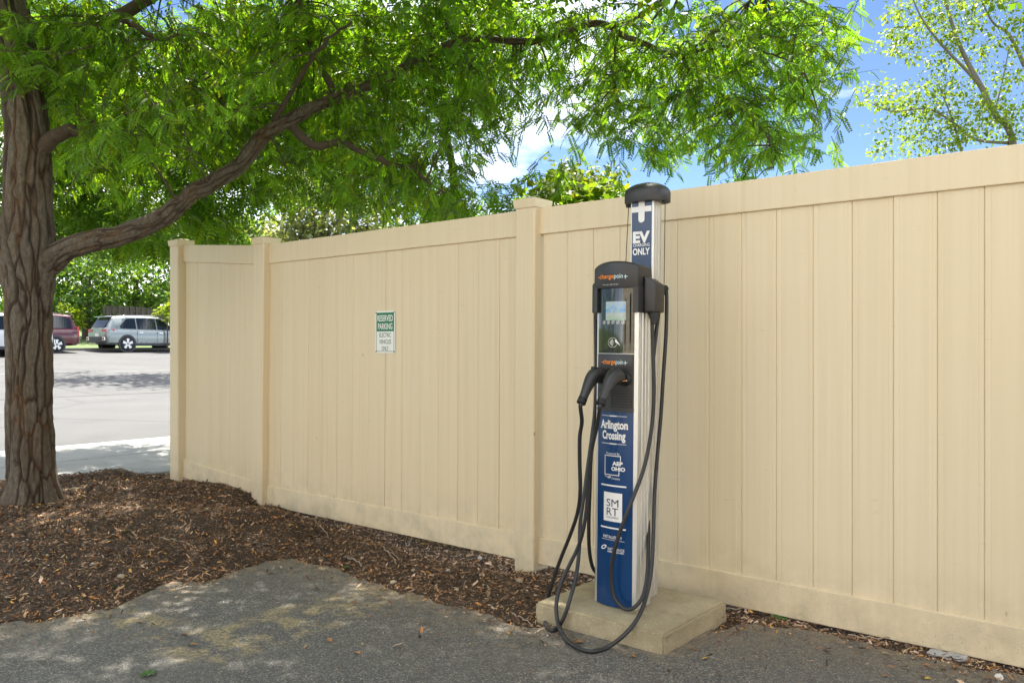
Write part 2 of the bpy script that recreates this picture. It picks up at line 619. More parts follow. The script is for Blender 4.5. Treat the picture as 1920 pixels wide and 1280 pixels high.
for px, py, z in [(60, 945, 0.10), (180, 960, 0.11), (300, 960, 0.115), (400, 965, 0.115), (480, 955, 0.105), (540, 985, 0.06), (600, 1010, 0.01),
                  (140, 1010, 0.085), (260, 1020, 0.08), (380, 1020, 0.07), (470, 1020, 0.05), (100, 1080, 0.04), (220, 1070, 0.04), (700, 1040, -0.02), (850, 1090, -0.03),
                  (-200, 960, 0.10), (-300, 1050, 0.06)]:
    p = pxz(px, py, z)
    CTRL.append((p.x, p.y, z))
for lx, ly, z in [(-6.45, 2.9, 0.145), (-6.5, 2.2, 0.15), (-6.5, 1.5, 0.14), (-6.5, 0.6, 0.11), (-6.0, 2.6, 0.14), (-5.8, 1.6, 0.135), (-6.6, 3.8, 0.08), (-6.6, 5, 0.08), (-6.6, -0.6, 0.10)]:
    p = fw(lx, ly)
    CTRL.append((p.x, p.y, z))
CTRL = np.array(CTRL)


def mulch_z(X, Y, rough=True):
    X = np.atleast_1d(np.asarray(X, float))
    Y = np.atleast_1d(np.asarray(Y, float))
    d2 = (X[:, None] - CTRL[:, 0]) ** 2 + (Y[:, None] - CTRL[:, 1]) ** 2 + 0.004
    w = 1 / d2 ** 1.6
    z = (w * CTRL[:, 2]).sum(1) / w.sum(1)
    if rough:
        z = z + np.array([0.012 * mnoise.noise(Vector((x * 6, y * 6, 0))) + 0.006 * mnoise.noise(Vector((x * 19, y * 19, 5))) for x, y in zip(X, Y)])
    return z


def terr_z(lx):
    """street and lot across it, by distance along the fence line"""
    return np.interp(lx, [-140, -70, -50, -44, -38, -30, -18, -14, -9.3, -9.2], [4.5, 2.6, 1.45, 0.95, 0.66, 0.36, 0.05, 0.08, 0.045, 0.045])


# wide ground sheet to the horizon
g = MB()
R = 900
g.add([(-R, -R, -0.35), (R, -R, -0.35), (R, R, -0.35), (-R, R, -0.35)], [(0, 1, 2, 3)])
tag(g.build('ground', GRASSM), 'grassy ground reaching to the horizon', kind='structure')

# lawn and gravel behind the fence
g = MB()
v = [fw(-6.55, 3.9, -0.075), fw(60, 3.9, -0.075), fw(60, 90, -0.1), fw(-6.55, 90, -0.1)]
g.add(v, [(0, 1, 2, 3)])
tag(g.build('lawn', GRASSM), 'lawn behind the tan fence', kind='structure')

# asphalt lot in front: strips running from the ragged edge back past the camera
rows = np.array([0, 0.02, 0.05, 0.09, 0.14, 0.2, 0.28, 0.4, 0.6, 0.9, 1.4, 2.2])
na = len(BD)
av, ac = [], []
for r in rows:
    for p in BD:
        av.append((p[0], p[1] - r, 0.0))
        k = math.exp(-r / 0.24)
        qx, qy = fl(p[0], p[1] - r)
        dp = math.hypot(max(-2.098 - qx, 0, qx + 1.505), max(2.651 - qy, 0))
        ac.append(max(k, math.exp(-dp / 0.06)))
nr = len(rows)
for p in BD:
    av.append((p[0], -1.6, 0.0))
    ac.append(0)
for p in BD:
    av.append((p[0], p[1] + 0.012, -0.05))
    ac.append(1)
af = []
for r in range(nr):
    for i in range(na - 1):
        af.append((r * na + i, (r + 1) * na + i, (r + 1) * na + i + 1, r * na + i + 1))
sk = (nr + 1) * na
for i in range(na - 1):
    af.append((sk + i, i, i + 1, sk + i + 1))
me = pyd('asphalt_lot', av, af)
at = me.attributes.new('dirt', 'FLOAT', 'POINT')
at.data.foreach_set('value', np.array(ac, dtype=np.float32))
tag(link('asphalt_lot', me, ASPH), 'worn dark asphalt of the parking lot', kind='structure')

# unseen lot behind the camera, made pale to bounce daylight onto the fence
g = MB()
g.add([(-60, -1.595, -0.001), (60, -1.595, -0.001), (60, -60, -0.001), (-60, -60, -0.001)], [(3, 2, 1, 0)])
tag(g.build('bounce_lot', BOUNCELOT), 'unseen stretch of the lot behind the camera, made pale to bounce daylight', kind='structure')

# mulch bed, a mounded height field
xs = np.arange(-9.0, 4.5, 0.045)
ys = np.arange(2.4, 10.5, 0.045)
GX, GY = np.meshgrid(xs, ys)
LX = GX * EX[0] + GY * EX[1]
LY = GX * EY[0] + GY * EY[1]
keepv = (LX > -6.62) & (LX < 3.5) & (LY < 4.0) & (bdist(GX.ravel(), GY.ravel()).reshape(GX.shape) > -0.09) & (LY > -1.5)
idx = -np.ones(GX.shape, dtype=int)
idx[keepv] = np.arange(keepv.sum())
mz = mulch_z(GX[keepv], GY[keepv])
bdv = bdist(GX[keepv], GY[keepv])
mz = np.where(bdv < 0.0, np.minimum(mz, -0.03), mz)
mv = np.stack([GX[keepv], GY[keepv], mz], 1)
a, b, c, d = idx[:-1, :-1], idx[:-1, 1:], idx[1:, 1:], idx[1:, :-1]
ok = (a >= 0) & (b >= 0) & (c >= 0) & (d >= 0)
mf = np.stack([a[ok], b[ok], c[ok], d[ok]], 1)
me = mesh_np('mulch_bed', mv, mf)
mulch = tag(link('mulch_bed', me, SOIL, smooth=True), 'dark brown mulch bed under the tree and fence', kind='structure')

# sidewalk slabs beyond the bed, running alongside the street
walk = empty('sidewalk')
tag(walk, 'pale concrete sidewalk between mulch bed and street', kind='structure')


def slab(name, lx0, lx1, ly0, ly1, zt, parent, mat, h=0.12, bev=0.006):
    m = MB()
    m.box(lx0, lx1, ly0, ly1, zt - h, zt)
    o = m.build(name, mat, parent, bevel=bev, seg=1)
    o.rotation_euler = (0, 0, FROT)
    return o


LYS = np.arange(-11.9, 26, 1.52)
for ly in LYS:
    slab('slab', -7.82, -6.56, ly + 0.004, ly + 1.516, 0.085 + 0.004 * math.sin(ly * 3), walk, WALK)
apron = empty('driveway_apron')
tag(apron, 'bright concrete driveway apron sloping to the street', kind='structure')
for ly in np.arange(2.3, 14, 2.4):
    m = MB()
    m.add([(-9.3, ly + 0.005, 0.05), (-7.83, ly + 0.005, 0.083), (-7.83, ly + 2.395, 0.083), (-9.3, ly + 2.395, 0.05),
           (-9.3, ly + 0.005, -0.08), (-7.83, ly + 0.005, -0.08), (-7.83, ly + 2.395, -0.08), (-9.3, ly + 2.395, -0.08)],
          [(0, 1, 2, 3), (4, 7, 6, 5), (0, 4, 5, 1), (1, 5, 6, 2), (2, 6, 7, 3), (3, 7, 4, 0)])
    o = m.build('slab', WALK, apron)
    o.rotation_euler = (0, 0, FROT)
# grass verge and kerb to the left of the apron
m = MB()
m.box(-9.12, -7.83, -12, 2.29, -0.05, 0.075)
o = m.build('grass_verge', GRASSM)
o.rotation_euler = (0, 0, FROT)
tag(o, 'strip of grass between sidewalk and street', kind='structure')
m = MB()
m.box(-9.3, -9.125, -12, 2.29, -0.1, 0.1)
o = m.build('kerb', WALK, bevel=0.02)
o.rotation_euler = (0, 0, FROT)
tag(o, 'concrete kerb along the grass verge', kind='structure')

# street and far parking lot
lxs = np.array([-9.305, -10.5, -12, -14, -16, -17.99, -18.0, -20, -24, -28, -32, -36, -40, -41.5, -41.6])
lys = np.linspace(-60, 110, 60)
sv = [fw(lx, ly, float(terr_z(lx))) for lx in lxs for ly in lys]
sf = [(i * 60 + j, i * 60 + j + 1, (i + 1) * 60 + j + 1, (i + 1) * 60 + j) for i in range(len(lxs) - 1) for j in range(59)]
o = link('street', pyd('street', sv, sf), STREET)
tag(o, 'sunlit grey street and lot beyond the tree', kind='structure')
# verge and rising ground beyond the lot
lxs2 = np.array([-41.55, -43, -46, -50, -60, -80, -140, -300])
sv = [fw(lx, ly, float(terr_z(lx)) + (0.12 if lx > -42 else 0.14)) for lx in lxs2 for ly in np.linspace(-160, 260, 40)]
sf = [(i * 40 + j, i * 40 + j + 1, (i + 1) * 40 + j + 1, (i + 1) * 40 + j) for i in range(len(lxs2) - 1) for j in range(39)]
o = link('far_verge', pyd('far_verge', sv, sf), GRASSM)
tag(o, 'grass verge behind the parked cars', kind='structure')
m = MB()
for j in range(len(lys) - 1):
    pass
m.box(-41.62, -41.45, -60, 110, float(terr_z(-41.5)) - 0.2, float(terr_z(-41.5)) + 0.13)
o = m.build('far_kerb', WALK)
o.rotation_euler = (0, 0, FROT)
tag(o, 'concrete kerb behind the parked cars', kind='structure')


def line_sheet(name, a, b, w, mat, label):
    """flat strip lying 4 mm above the street from (lx,ly) a to b"""
    a, b = np.array(a, float), np.array(b, float)
    d = (b - a) / np.linalg.norm(b - a)
    nn = np.array([-d[1], d[0]]) * w / 2
    k = 14
    v, f = [], []
    for i in range(k + 1):
        p = a + (b - a) * i / k
        for s in (-1, 1):
            q = p + nn * s
            v.append(fw(q[0], q[1], float(terr_z(q[0])) + 0.005))
    for i in range(k):
        f.append((2 * i, 2 * i + 1, 2 * i + 3, 2 * i + 2))
    o = link(name, pyd(name, v, f), mat)
    return tag(o, label, kind='structure')


PAINT = plain('white_road_paint', (0.28, 0.28, 0.27), 0.8, var=0.15, scale=3)
SEAL = plain('dark_joint_sealant', (0.035, 0.033, 0.03), 0.8, var=0.3, scale=3)
line_sheet('street_joint', (-17.95, -40), (-17.95, 90), 0.10, SEAL, 'dark joint where the street meets the far lot')
line_sheet('painted_line', (-26.5, -30), (-26.5, 60), 0.09, PAINT, 'long white painted line across the far lot')

# ================================================================== VINYL FENCE
PW = 0.1524
S0 = fl(*(pxl(1015.8, 646, FD).xy))[0]       # where the right panel starts


def tx(px):
    return fl(*(pxl(px, 646, FD).xy))[0]


fence = empty('privacy_fence', fw(0, FD, 0), (0, 0, FROT))
tag(fence, 'tall tan vinyl privacy fence with square capped posts behind the charger', 'fence')


def picket_mesh(w, z0, z1, lean=0.0, name='picket'):
    e = 0.0026
    h = w / 2 - 0.0004
    t = 0.011
    prof = [(-h, -t + e), (-h + e, -t), (-h + 0.016, -t), (-h + 0.0175, -t + 0.0007), (-h + 0.0215, -t + 0.0007), (-h + 0.023, -t),
            (h - 0.023, -t), (h - 0.0215, -t + 0.0007), (h - 0.0175, -t + 0.0007), (h - 0.016, -t), (h - e, -t), (h, -t + e), (h, t), (-h, t)]
    n = len(prof)
    v = [(x, y, z0) for x, y in prof] + [(x + lean * (z1 - z0), y, z1) for x, y in prof]
    f = [(i, (i + 1) % n, n + (i + 1) % n, n + i) for i in range(n)] + [tuple(range(n - 1, -1, -1)), tuple(range(n, 2 * n))]
    return pyd(name, v, f)


def rail(x0, x1, z0a, z1a, z0b, z1b, th=0.0445):
    """hollow rail from x0 (heights a) to x1 (heights b)"""
    m = MB()
    h = th / 2
    m.add([(x0, -h, z0a), (x1, -h, z0b), (x1, h, z0b), (x0, h, z0a), (x0, -h, z1a), (x1, -h, z1b), (x1, h, z1b), (x0, h, z1a)],
          [(0, 3, 2, 1), (4, 5, 6, 7), (0, 1, 5, 4), (1, 2, 6, 5), (2, 3, 7, 6), (3, 0, 4, 7)])
    return m.build('rail', VINYL, fence, bevel=0.0035, seg=2)


POSTW = 0.127
XC = S0 - POSTW / 2 - 0.006
XB = tx(505.4) - POSTW / 2 - 0.006
XA = tx(348.4) - POSTW / 2 - 0.006
XD = S0 + 2.32 + POSTW / 2
ZT, ZR1, ZR0, ZB = 1.815, 1.681, 0.142, 0.004


def post(x, zt, zb, lean=0.0):
    m = MB()
    h = POSTW / 2
    m.box(-h, h, -h, h, 0, zt - zb)
    p = m.build('post', VINYL, fence, bevel=0.009, seg=3)
    p.location = (x, 0, zb)
    p.rotation_euler = (0, lean, 0)
    c = MB()
    k = h + 0.0055
    k2 = h + 0.010
    za = zt - zb
    c.add([(-k, -k, za - 0.032), (k, -k, za - 0.032), (k, k, za - 0.032), (-k, k, za - 0.032),
           (-k2, -k2, za + 0.004), (k2, -k2, za + 0.004), (k2, k2, za + 0.004), (-k2, k2, za + 0.004),
           (-k2, -k2, za + 0.013), (k2, -k2, za + 0.013), (k2, k2, za + 0.013), (-k2, k2, za + 0.013), (0, 0, za + 0.036)],
          [(3, 2, 1, 0), (0, 1, 5, 4), (1, 2, 6, 5), (2, 3, 7, 6), (3, 0, 4, 7), (4, 5, 9, 8), (5, 6, 10, 9), (6, 7, 11, 10), (7, 4, 8, 11),
           (8, 9, 12), (9, 10, 12), (10, 11, 12), (11, 8, 12)])
    c.build('post_cap', VINYL, p, bevel=0.002, seg=1)
    return p


post(XA, 1.925, -0.2)
post(XB, 1.85, -0.2, math.radians(0.85))
post(XC, 1.848, -0.25, math.radians(0.3))
post(XD, 1.848, -0.25)
# right and middle panels
for x0, x1, za, zb in ((XC, XD, 0, 0), (XB, XC, 0, 0)):
    rail(x0 + POSTW / 2 - 0.004, x1 - POSTW / 2 + 0.004, ZR1, ZT, ZR1, ZT)
    rail(x0 + POSTW / 2 - 0.004, x1 - POSTW / 2 + 0.004, ZB, ZR0, ZB, ZR0)
pm = picket_mesh(PW, ZR0 - 0.01, ZR1 + 0.01)
for i in range(16):
    xr = tx(1067.1) + PW * (i - 0.5)
    if xr < XD - 0.13:
        o = link('picket', pm, VINYL, fence)
        o.location = (xr, random.uniform(-0.0012, 0.0012), 0)
        o.rotation_euler = (0, 0, math.radians(random.gauss(0, 0.35)))
MPX = [530.3, 555.1, 580.9, 607.6, 635.3, 664, 693.6, 725, 756.6, 790.3, 824.8, 861.4, 898.9, 938.8]
mx = [tx(q) for q in MPX]
edges = [mx[0] - PW] + mx + [mx[-1] + PW]
for i in range(len(edges) - 1):
    k = 1 - i / (len(edges) - 2)
    lean = math.tan(math.radians(0.85 * k + 0.25 * (1 - k)))
    w = edges[i + 1] - edges[i]
    me = picket_mesh(w, ZR0 - 0.01, ZR1 + 0.01, lean)
    o = link('picket', me, VINYL, fence)
    # pickets were measured at eye height: slide the foot back by the lean
    o.location = ((edges[i] + edges[i + 1]) / 2 - lean * (ZC - ZR0), random.uniform(-0.0012, 0.0012), 0)
    o.rotation_euler = (0, 0, math.radians(random.gauss(0, 0.35)))
# short raked panel at the far end
xl0, xl1 = XA + POSTW / 2 - 0.004, XB - POSTW / 2 + 0.004
def ztl(x): return float(np.interp(x, [tx(348.4), tx(476)], [1.902, 1.820]))
def zbl(x): return float(np.interp(x, [tx(350), tx(468)], [0.221, 0.150]))
rail(xl0, xl1, ztl(xl0) - 0.135, ztl(xl0), ztl(xl1) - 0.135, ztl(xl1))
rail(xl0, xl1, zbl(xl0) - 0.138, zbl(xl0), zbl(xl1) - 0.138, zbl(xl1))
LPX = [350.5, 372.4, 394.8, 417.1, 439.5, 462.4, 486]
lxp = [tx(q) for q in LPX]
for a, b in zip(lxp[:-1], lxp[1:]):
    xm = (a + b) / 2
    me = picket_mesh(b - a, zbl(xm) - 0.02, ztl(xm) - 0.12)
    o = link('picket', me, VINYL, fence)
    o.location = (xm, 0, 0)

# ================================================================== LETTERING
def text_geo(s, size, bold=0.0, xs=1.0, align='CENTER', spacing=1.0):
    cu = bpy.data.curves.new('txt', 'FONT')
    cu.body = s
    cu.size = size
    cu.align_x = align
    cu.offset = bold
    cu.space_character = spacing
    cu.fill_mode = 'FRONT'
    cu.resolution_u = 3
    ob = bpy.data.objects.new('txt', cu)
    COL.objects.link(ob)
    dg = bpy.context.evaluated_depsgraph_get()
    me = bpy.data.meshes.new_from_object(ob.evaluated_get(dg))
    v = [(p.co.x * xs, p.co.y) for p in me.vertices]
    f = [tuple(p.vertices) for p in me.polygons]
    bpy.data.objects.remove(ob)
    bpy.data.curves.remove(cu)
    bpy.data.meshes.remove(me)
    return v, f


def fit_text(s, width, height, bold=0.0, spacing=1.0):
    """text scaled so that its box is exactly width x height, centred"""
    v, f = text_geo(s, 1.0, bold, 1.0, 'CENTER', spacing)
    a = np.array(v)
    lo, hi = a.min(0), a.max(0)
    a = (a - (lo + hi) / 2) / (hi - lo) * np.array([width, height])
    return a, f


def rect_geo(x0, x1, y0, y1):
    k = max(1, int((x1 - x0) / 0.008))
    v, f = [], []
    for i in range(k + 1):
        x = x0 + (x1 - x0) * i / k
        v += [(x, y0), (x, y1)]
    for i in range(k):
        f.append((2 * i, 2 * i + 2, 2 * i + 3, 2 * i + 1))
    return np.array(v, float), f


# ================================================================== PARKING SIGN
sx = (tx(708) + tx(744)) / 2
sign = empty('parking_sign', fw(sx, FD - 0.0135, 1.196), (0, 0, FROT))
tag(sign, 'small green and white reserved parking sign for electric vehicles screwed to the fence', 'sign')
SW, SH = 0.176, 0.252


def rrect(w, h, r, n=5):
    pts = []
    for cx, cy, a0 in ((w / 2 - r, h / 2 - r, 0), (-w / 2 + r, h / 2 - r, 90), (-w / 2 + r, -h / 2 + r, 180), (w / 2 - r, -h / 2 + r, 270)):
        for k in range(n):
            a = math.radians(a0 + 90 * k / (n - 1))
            pts.append((cx + r * math.cos(a), cy + r * math.sin(a)))
    return pts


def flat(name, geo, y, mat, parent, dx=0.0, dz=0.0):
    v, f = geo
    me = pyd(name, [(p[0] + dx, y, p[1] + dz) for p in v], f)
    return link(name, me, mat, parent)


pts = rrect(SW, SH, 0.012)
n_ = len(pts)
v = [(x, 0, z) for x, z in pts] + [(x, -0.0016, z) for x, z in pts]
f = [tuple(range(n_)), tuple(range(2 * n_ - 1, n_ - 1, -1))] + [(i, n_ + i, n_ + (i + 1) % n_, (i + 1) % n_) for i in range(n_)]
plate = link('plate', pyd('plate', v, f), SIGNW, sign)
gp = rrect(SW - 0.018, SH - 0.018, 0.010)
top = [(x, max(z, 0.004)) for x, z in gp]
flat('green_field', (top, [tuple(range(len(top)))[::-1]]), -0.0021, GREEN, sign)
bo = MB()
iw, ih = SW / 2 - 0.009, SH / 2 - 0.009
for x0, x1, z0, z1 in ((-iw, -iw + 0.0028, -ih + 0.004, 0.004), (iw - 0.0028, iw, -ih + 0.004, 0.004), (-iw + 0.002, iw - 0.002, -ih, -ih + 0.0028)):
    bo.box(x0, x1, -0.0021, -0.0017, z0, z1)
bo.build('border', GREENINK, sign)
flat('lettering', fit_text('RESERVED', 0.140, 0.038, 0.02), -0.0026, PRINT, sign, 0, 0.083)
flat('lettering', fit_text('PARKING', 0.130, 0.038, 0.02), -0.0026, PRINT, sign, 0, 0.034)
flat('lettering', fit_text('ELECTRIC', 0.104, 0.026, 0.006), -0.0022, GREENINK, sign, 0, -0.018)
flat('lettering', fit_text('VEHICLES', 0.106, 0.026, 0.006), -0.0022, GREENINK, sign, 0, -0.058)
flat('lettering', fit_text('ONLY', 0.062, 0.026, 0.006), -0.0022, GREENINK, sign, 0, -0.098)
for px_, pz_ in ((-1, 1), (1, 1), (-1, -1), (1, -1)):
    s_ = MB()
    s_.tube([(px_ * (SW / 2 - 0.008), -0.0005, pz_ * (SH / 2 - 0.009)), (px_ * (SW / 2 - 0.008), -0.0045, pz_ * (SH / 2 - 0.009))], 0.0042, 8)
    s_.build('screw', SCREW, sign)

# ================================================================== CONCRETE PAD
pad = MB()
px0, px1, py0, py1 = -2.098, -1.505, 2.651, 3.165
pm_ = bmesh.new()
NXp, NYp = 24, 21
for k, (zz) in enumerate((-0.12, 0.075)):
    pass
bm = pm_
bmesh.ops.create_cube(bm, size=1.0)
for v in bm.verts:
    v.co = Vector(((v.co.x) * (px1 - px0), v.co.y * (py1 - py0), v.co.z * 0.195))
bmesh.ops.bevel(bm, geom=bm.edges[:], offset=0.009, segments=2, affect='EDGES')
bmesh.ops.subdivide_edges(bm, edges=[e for e in bm.edges if e.calc_length() > 0.15], cuts=14, use_grid_fill=True)
for v in bm.verts:
    q = v.co * 9
    nz = mnoise.noise(q) * 0.005 + mnoise.noise(q * 4) * 0.004 + mnoise.noise(q * 9) * 0.002
    v.co += v.co.normalized() * nz
me = bpy.data.meshes.new('concrete_pad')
bm.to_mesh(me)
bm.free()
o = link('concrete_pad', me, PAD, smooth=True)
me.set_sharp_from_angle(angle=math.radians(50))
o.location = fw((px0 + px1) / 2, (py0 + py1) / 2, 0.075 - 0.0975)
o.rotation_euler = (0, 0, FROT)
tag(o, 'weathered rectangular concrete pad under the charging station', 'concrete pad')

# ================================================================== CHARGING STATION
CH = empty('charging_station', fw(-1.8215, 2.817, 0.0765), (0, math.radians(0.62), FROT))
tag(CH, 'black and silver electric car charging post with navy panels and looped cables', 'charger')
bpy.context.view_layer.update()
CHI = (Matrix.Translation(CH.location) @ CH.rotation_euler.to_matrix().to_4x4()).inverted()
HW = 0.0975


def bulge(x, off=0.0):
    return -0.024 * (1 - (x / HW) ** 2) - off


def curved(x0, x1, z0, z1, off, th, nx=14, ztop=None, zbot=None):
    """slab that follows the convex front, from off in front of it back by th"""
    v, f = [], []
    for i in range(nx + 1):
        x = x0 + (x1 - x0) * i / nx
        a = zbot(x) if zbot else z0
        b = ztop(x) if ztop else z1
        y = bulge(max(-HW, min(HW, x)), off)
        v += [(x, y, a), (x, y, b), (x, y + th, b), (x, y + th, a)]
    for i in range(nx):
        q = 4 * i
        for k in range(4):
            k2 = (k + 1) % 4
            f.append((q + k, q + 4 + k, q + 4 + k2, q + k2))
    f.append((0, 1, 2, 3))
    f.append((4 * nx + 3, 4 * nx + 2, 4 * nx + 1, 4 * nx))
    return v, f


def curved_part(name, mat, *args, parent=CH, bevel=0.0, **kw):
    m = MB()
    m.add(*curved(*args, **kw))
    return m.build(name, mat, parent, smooth=True, bevel=bevel, seg=2)


def decal(name, geo, off, mat, dx=0.0, dz=0.0, parent=CH, curve=True, y0=0.0):
    v, f = geo
    out = []
    for p in v:
        x = p[0] + dx
        out.append((x, (bulge(x, off) if curve else y0), p[1] + dz))
    return link(name, pyd(name, out, f), mat, parent)


# --- lower bollard: silver extrusion with ribbed sides
side = [(0.0975, 0.004), (0.0975, 0.026), (0.0935, 0.028), (0.0935, 0.034), (0.0975, 0.036), (0.0975, 0.052), (0.0945, 0.0535), (0.0945, 0.057), (0.0975, 0.0585),
        (0.0975, 0.072), (0.0935, 0.074), (0.0935, 0.082), (0.0975, 0.084), (0.0975, 0.112), (0.090, 0.124)]
prof = [(-0.0965, 0.001), (-0.084, -0.004), (-0.04, -0.014), (0, -0.018), (0.04, -0.014), (0.084, -0.004), (0.0965, 0.001)] + side
prof += [(-x, y) for x, y in side[::-1]]
m = MB()
m.prism(prof, 0.0, 1.18)
bollard = m.build('bollard', ALU, CH, smooth=True)
# silver edge strips beside the navy panel
for s in (-1, 1):
    m = MB()
    xa, xb = s * 0.0975, s * 0.0832
    m.prism([(xa, 0.006), (xa, 0.0005), (xb, bulge(xb, 0.0016)), (xb, 0.006)][::(1 if s < 0 else -1)], 0.0, 1.175)
    m.build('edge_strip', ALU, CH, bevel=0.0008, seg=1)
blue = curved_part('navy_panel', BLUE, -0.0828, 0.0828, 0.002, 0.782, 0.001, 0.006)
E = 0.0024


def ztx(y):
    return 1.045 + (646 - y) * 0.0021245


def bpart(geo, mat, dz, dx=0.0, name='lettering'):
    return decal(name, geo, E, mat, dx, dz, parent=blue)


U = 0.00246
for yy in (780, 832):
    bpart(rect_geo(-0.058, -0.018, -0.0009, 0.0009), PRINT, ztx(yy), name='rule')
    bpart(rect_geo(0.018, 0.058, -0.0009, 0.0009), PRINT, ztx(yy), name='rule')
    bpart(rect_geo(-0.017, 0.017, -0.0022, 0.0022), PRINT, ztx(yy), name='rule')


def slab_serif(s, width, height, bold):
    """display lettering with heavy stems and small feet"""
    a, f = fit_text(s, width, height, bold)
    return a, f


bpart(slab_serif('Arlington', 0.126, 0.0455, 0.035), PRINT, ztx(798.5))
bpart(slab_serif('Crossing', 0.108, 0.0455, 0.035), PRINT, ztx(818.5))
# feet of the upright stems
for wrd, width, zz, ups in (('A', 0.126, ztx(796), (-0.061, -0.0435, -0.0335, -0.0225, -0.0135, -0.003, 0.0085, 0.029, 0.047, 0.0605)), ('C', 0.108, ztx(816), (-0.0345, 0.0145, 0.0245, 0.0345))):
    for u in ups:
        bpart(rect_geo(u - 0.0042, u + 0.0042, -0.0008, 0.0008), PRINT, zz - 0.0145, name='serif')
bpart(fit_text('Powered By', 0.062, 0.0115, 0.0), PRINT, ztx(851))
# open square with the utility name
sq = [(-0.040, 0.036, 0.0365, 0.0395), (-0.040, -0.037, -0.0395, 0.0365), (-0.037, 0.030, -0.0395, -0.0365), (0.033, 0.036, 0.019, 0.0365), (0.027, 0.030, -0.0365, -0.024)]
for q in sq:
    bpart(rect_geo(*q), PRINT, ztx(872.5), name='frame')
bpart(fit_text('AEP', 0.046, 0.0165, 0.045), PRINT, ztx(868.5), 0.021)
bpart(fit_text('OHIO', 0.060, 0.0165, 0.045), PRINT, ztx(878.5), 0.024)
bpart(fit_text('An', 0.010, 0.0075), PRINT, ztx(893.5), -0.034)
bpart(fit_text('AEP', 0.018, 0.0085, 0.03), PRINT, ztx(895), -0.017)
bpart(fit_text('Company', 0.038, 0.0105), PRINT, ztx(897), 0.014)
for yy in (910.5, 990):
    bpart(rect_geo(-0.059, 0.059, -0.003, 0.003), PRINT, ztx(yy), name='rule')
bpart(rect_geo(-0.043, 0.043, -0.0575, 0.0575), PRINT, ztx(950.5), name='label_square')
for s_, w_, h_, dz_, b_ in (('SM', 0.056, 0.030, 0.0165, 0.0), ('RT', 0.054, 0.030, -0.0185, 0.0), ('COLUMBUS', 0.056, 0.0075, -0.0415, 0.0)):
    decal('lettering', fit_text(s_, w_, h_, b_), E + 0.0008, INK, 0.0, ztx(950.5) + dz_, parent=blue)
bpart(fit_text('INSTALLED BY', 0.088, 0.0115, 0.012), PRINT, ztx(1007))
bpart(rect_geo(-0.052, 0.054, -0.0007, 0.0007), PRINT, ztx(1012.5), name='rule')
el = [(0.0155 * math.cos(t) * 0.95 - 0.041 + 0.003 * math.sin(t), 0.0095 * math.sin(t) + 0.004 * math.cos(t)) for t in np.linspace(0, 2 * math.pi, 25)[:-1]]
bpart((np.array(el), [tuple(range(24))]), PRINT, ztx(1028), name='emblem')
decal('emblem', (np.array([(-0.041 + (x + 0.041) * 0.55, z * 0.5) for x, z in el]), [tuple(range(24))]), E + 0.0006, BLUE, 0, ztx(1028), parent=blue)
bpart(rect_geo(-0.047, -0.035, -0.0012, 0.0012), PRINT, ztx(1028), name='emblem')
bpart(fit_text('NATIONWIDE', 0.074, 0.0125, 0.0), PRINT, ztx(1029.5), 0.017)
bpart(fit_text('ENERGY PARTNERS', 0.072, 0.0055, 0.03), PRINT, ztx(1034.5), 0.015)

# --- holster section
hol = curved_part('holster_housing', BLACK, -0.0832, 0.0832, 0.782, 1.006, 0.006, 0.012)
curved_part('louvre_field', DARKP, -0.006, 0.078, 0.797, 0.872, 0.0066, 0.004, parent=hol)
for k in range(7):
    z = 0.800 + k * 0.0105
    curved_part('louvre', BLACK, -0.006, 0.078, z, z + 0.0052, 0.0105, 0.008, parent=hol)
curved_part('louvre_rib', BLACK, -0.0105, -0.005, 0.795, 0.875, 0.0095, 0.006, nx=2, parent=hol)
for k in range(4):
    curved_part('louvre', DARKP, -0.080, -0.062, 0.835 + k * 0.0095, 0.838 + k * 0.0095, 0.0072, 0.003, nx=3, parent=hol)
curved_part('lower_lip', BLACK, -0.0845, 0.0845, 0.780, 0.792, 0.010, 0.012, parent=hol)
curved_part('recess', DARKP, -0.081, 0.081, 0.884, 0.942, 0.0068, 0.004, parent=hol)
curved_part('name_plate', BLACK, -0.072, 0.081, 0.942, 1.000, 0.0085, 0.004, parent=hol, bevel=0.001)
for xx in (-0.042, 0.048):
    m = MB()
    m.tube([(xx, 0.0, 0.909), (xx, -0.046, 0.914)], [0.031, 0.030], 18)
    m.build('holster_socket', DARKP, hol, smooth=True)


def brand(width, dz, dx, off, parent):
    a, f = fit_text('charge', width * 0.54, 0.0235, 0.012)
    decal('lettering', (a, f), off, ORANGE, dx - width * 0.19, dz, parent)
    a, f = fit_text('poin', width * 0.27, 0.0235, 0.004)
    decal('lettering', (a, f), off, TEALP, dx + width * 0.222, dz - 0.0008, parent)
    decal('emblem', rect_geo(-0.0055, 0.0055, -0.0012, 0.0012), off, ORANGE, dx - width * 0.485, dz, parent)
    decal('emblem', rect_geo(-0.0072, 0.0072, -0.0012, 0.0012), off, TEALP, dx + width * 0.44, dz, parent)
    decal('emblem', rect_geo(-0.0013, 0.0013, -0.0088, 0.0065), off, TEALP, dx + width * 0.43, dz, parent)


brand(0.116, 0.973, 0.004, 0.0096, hol)

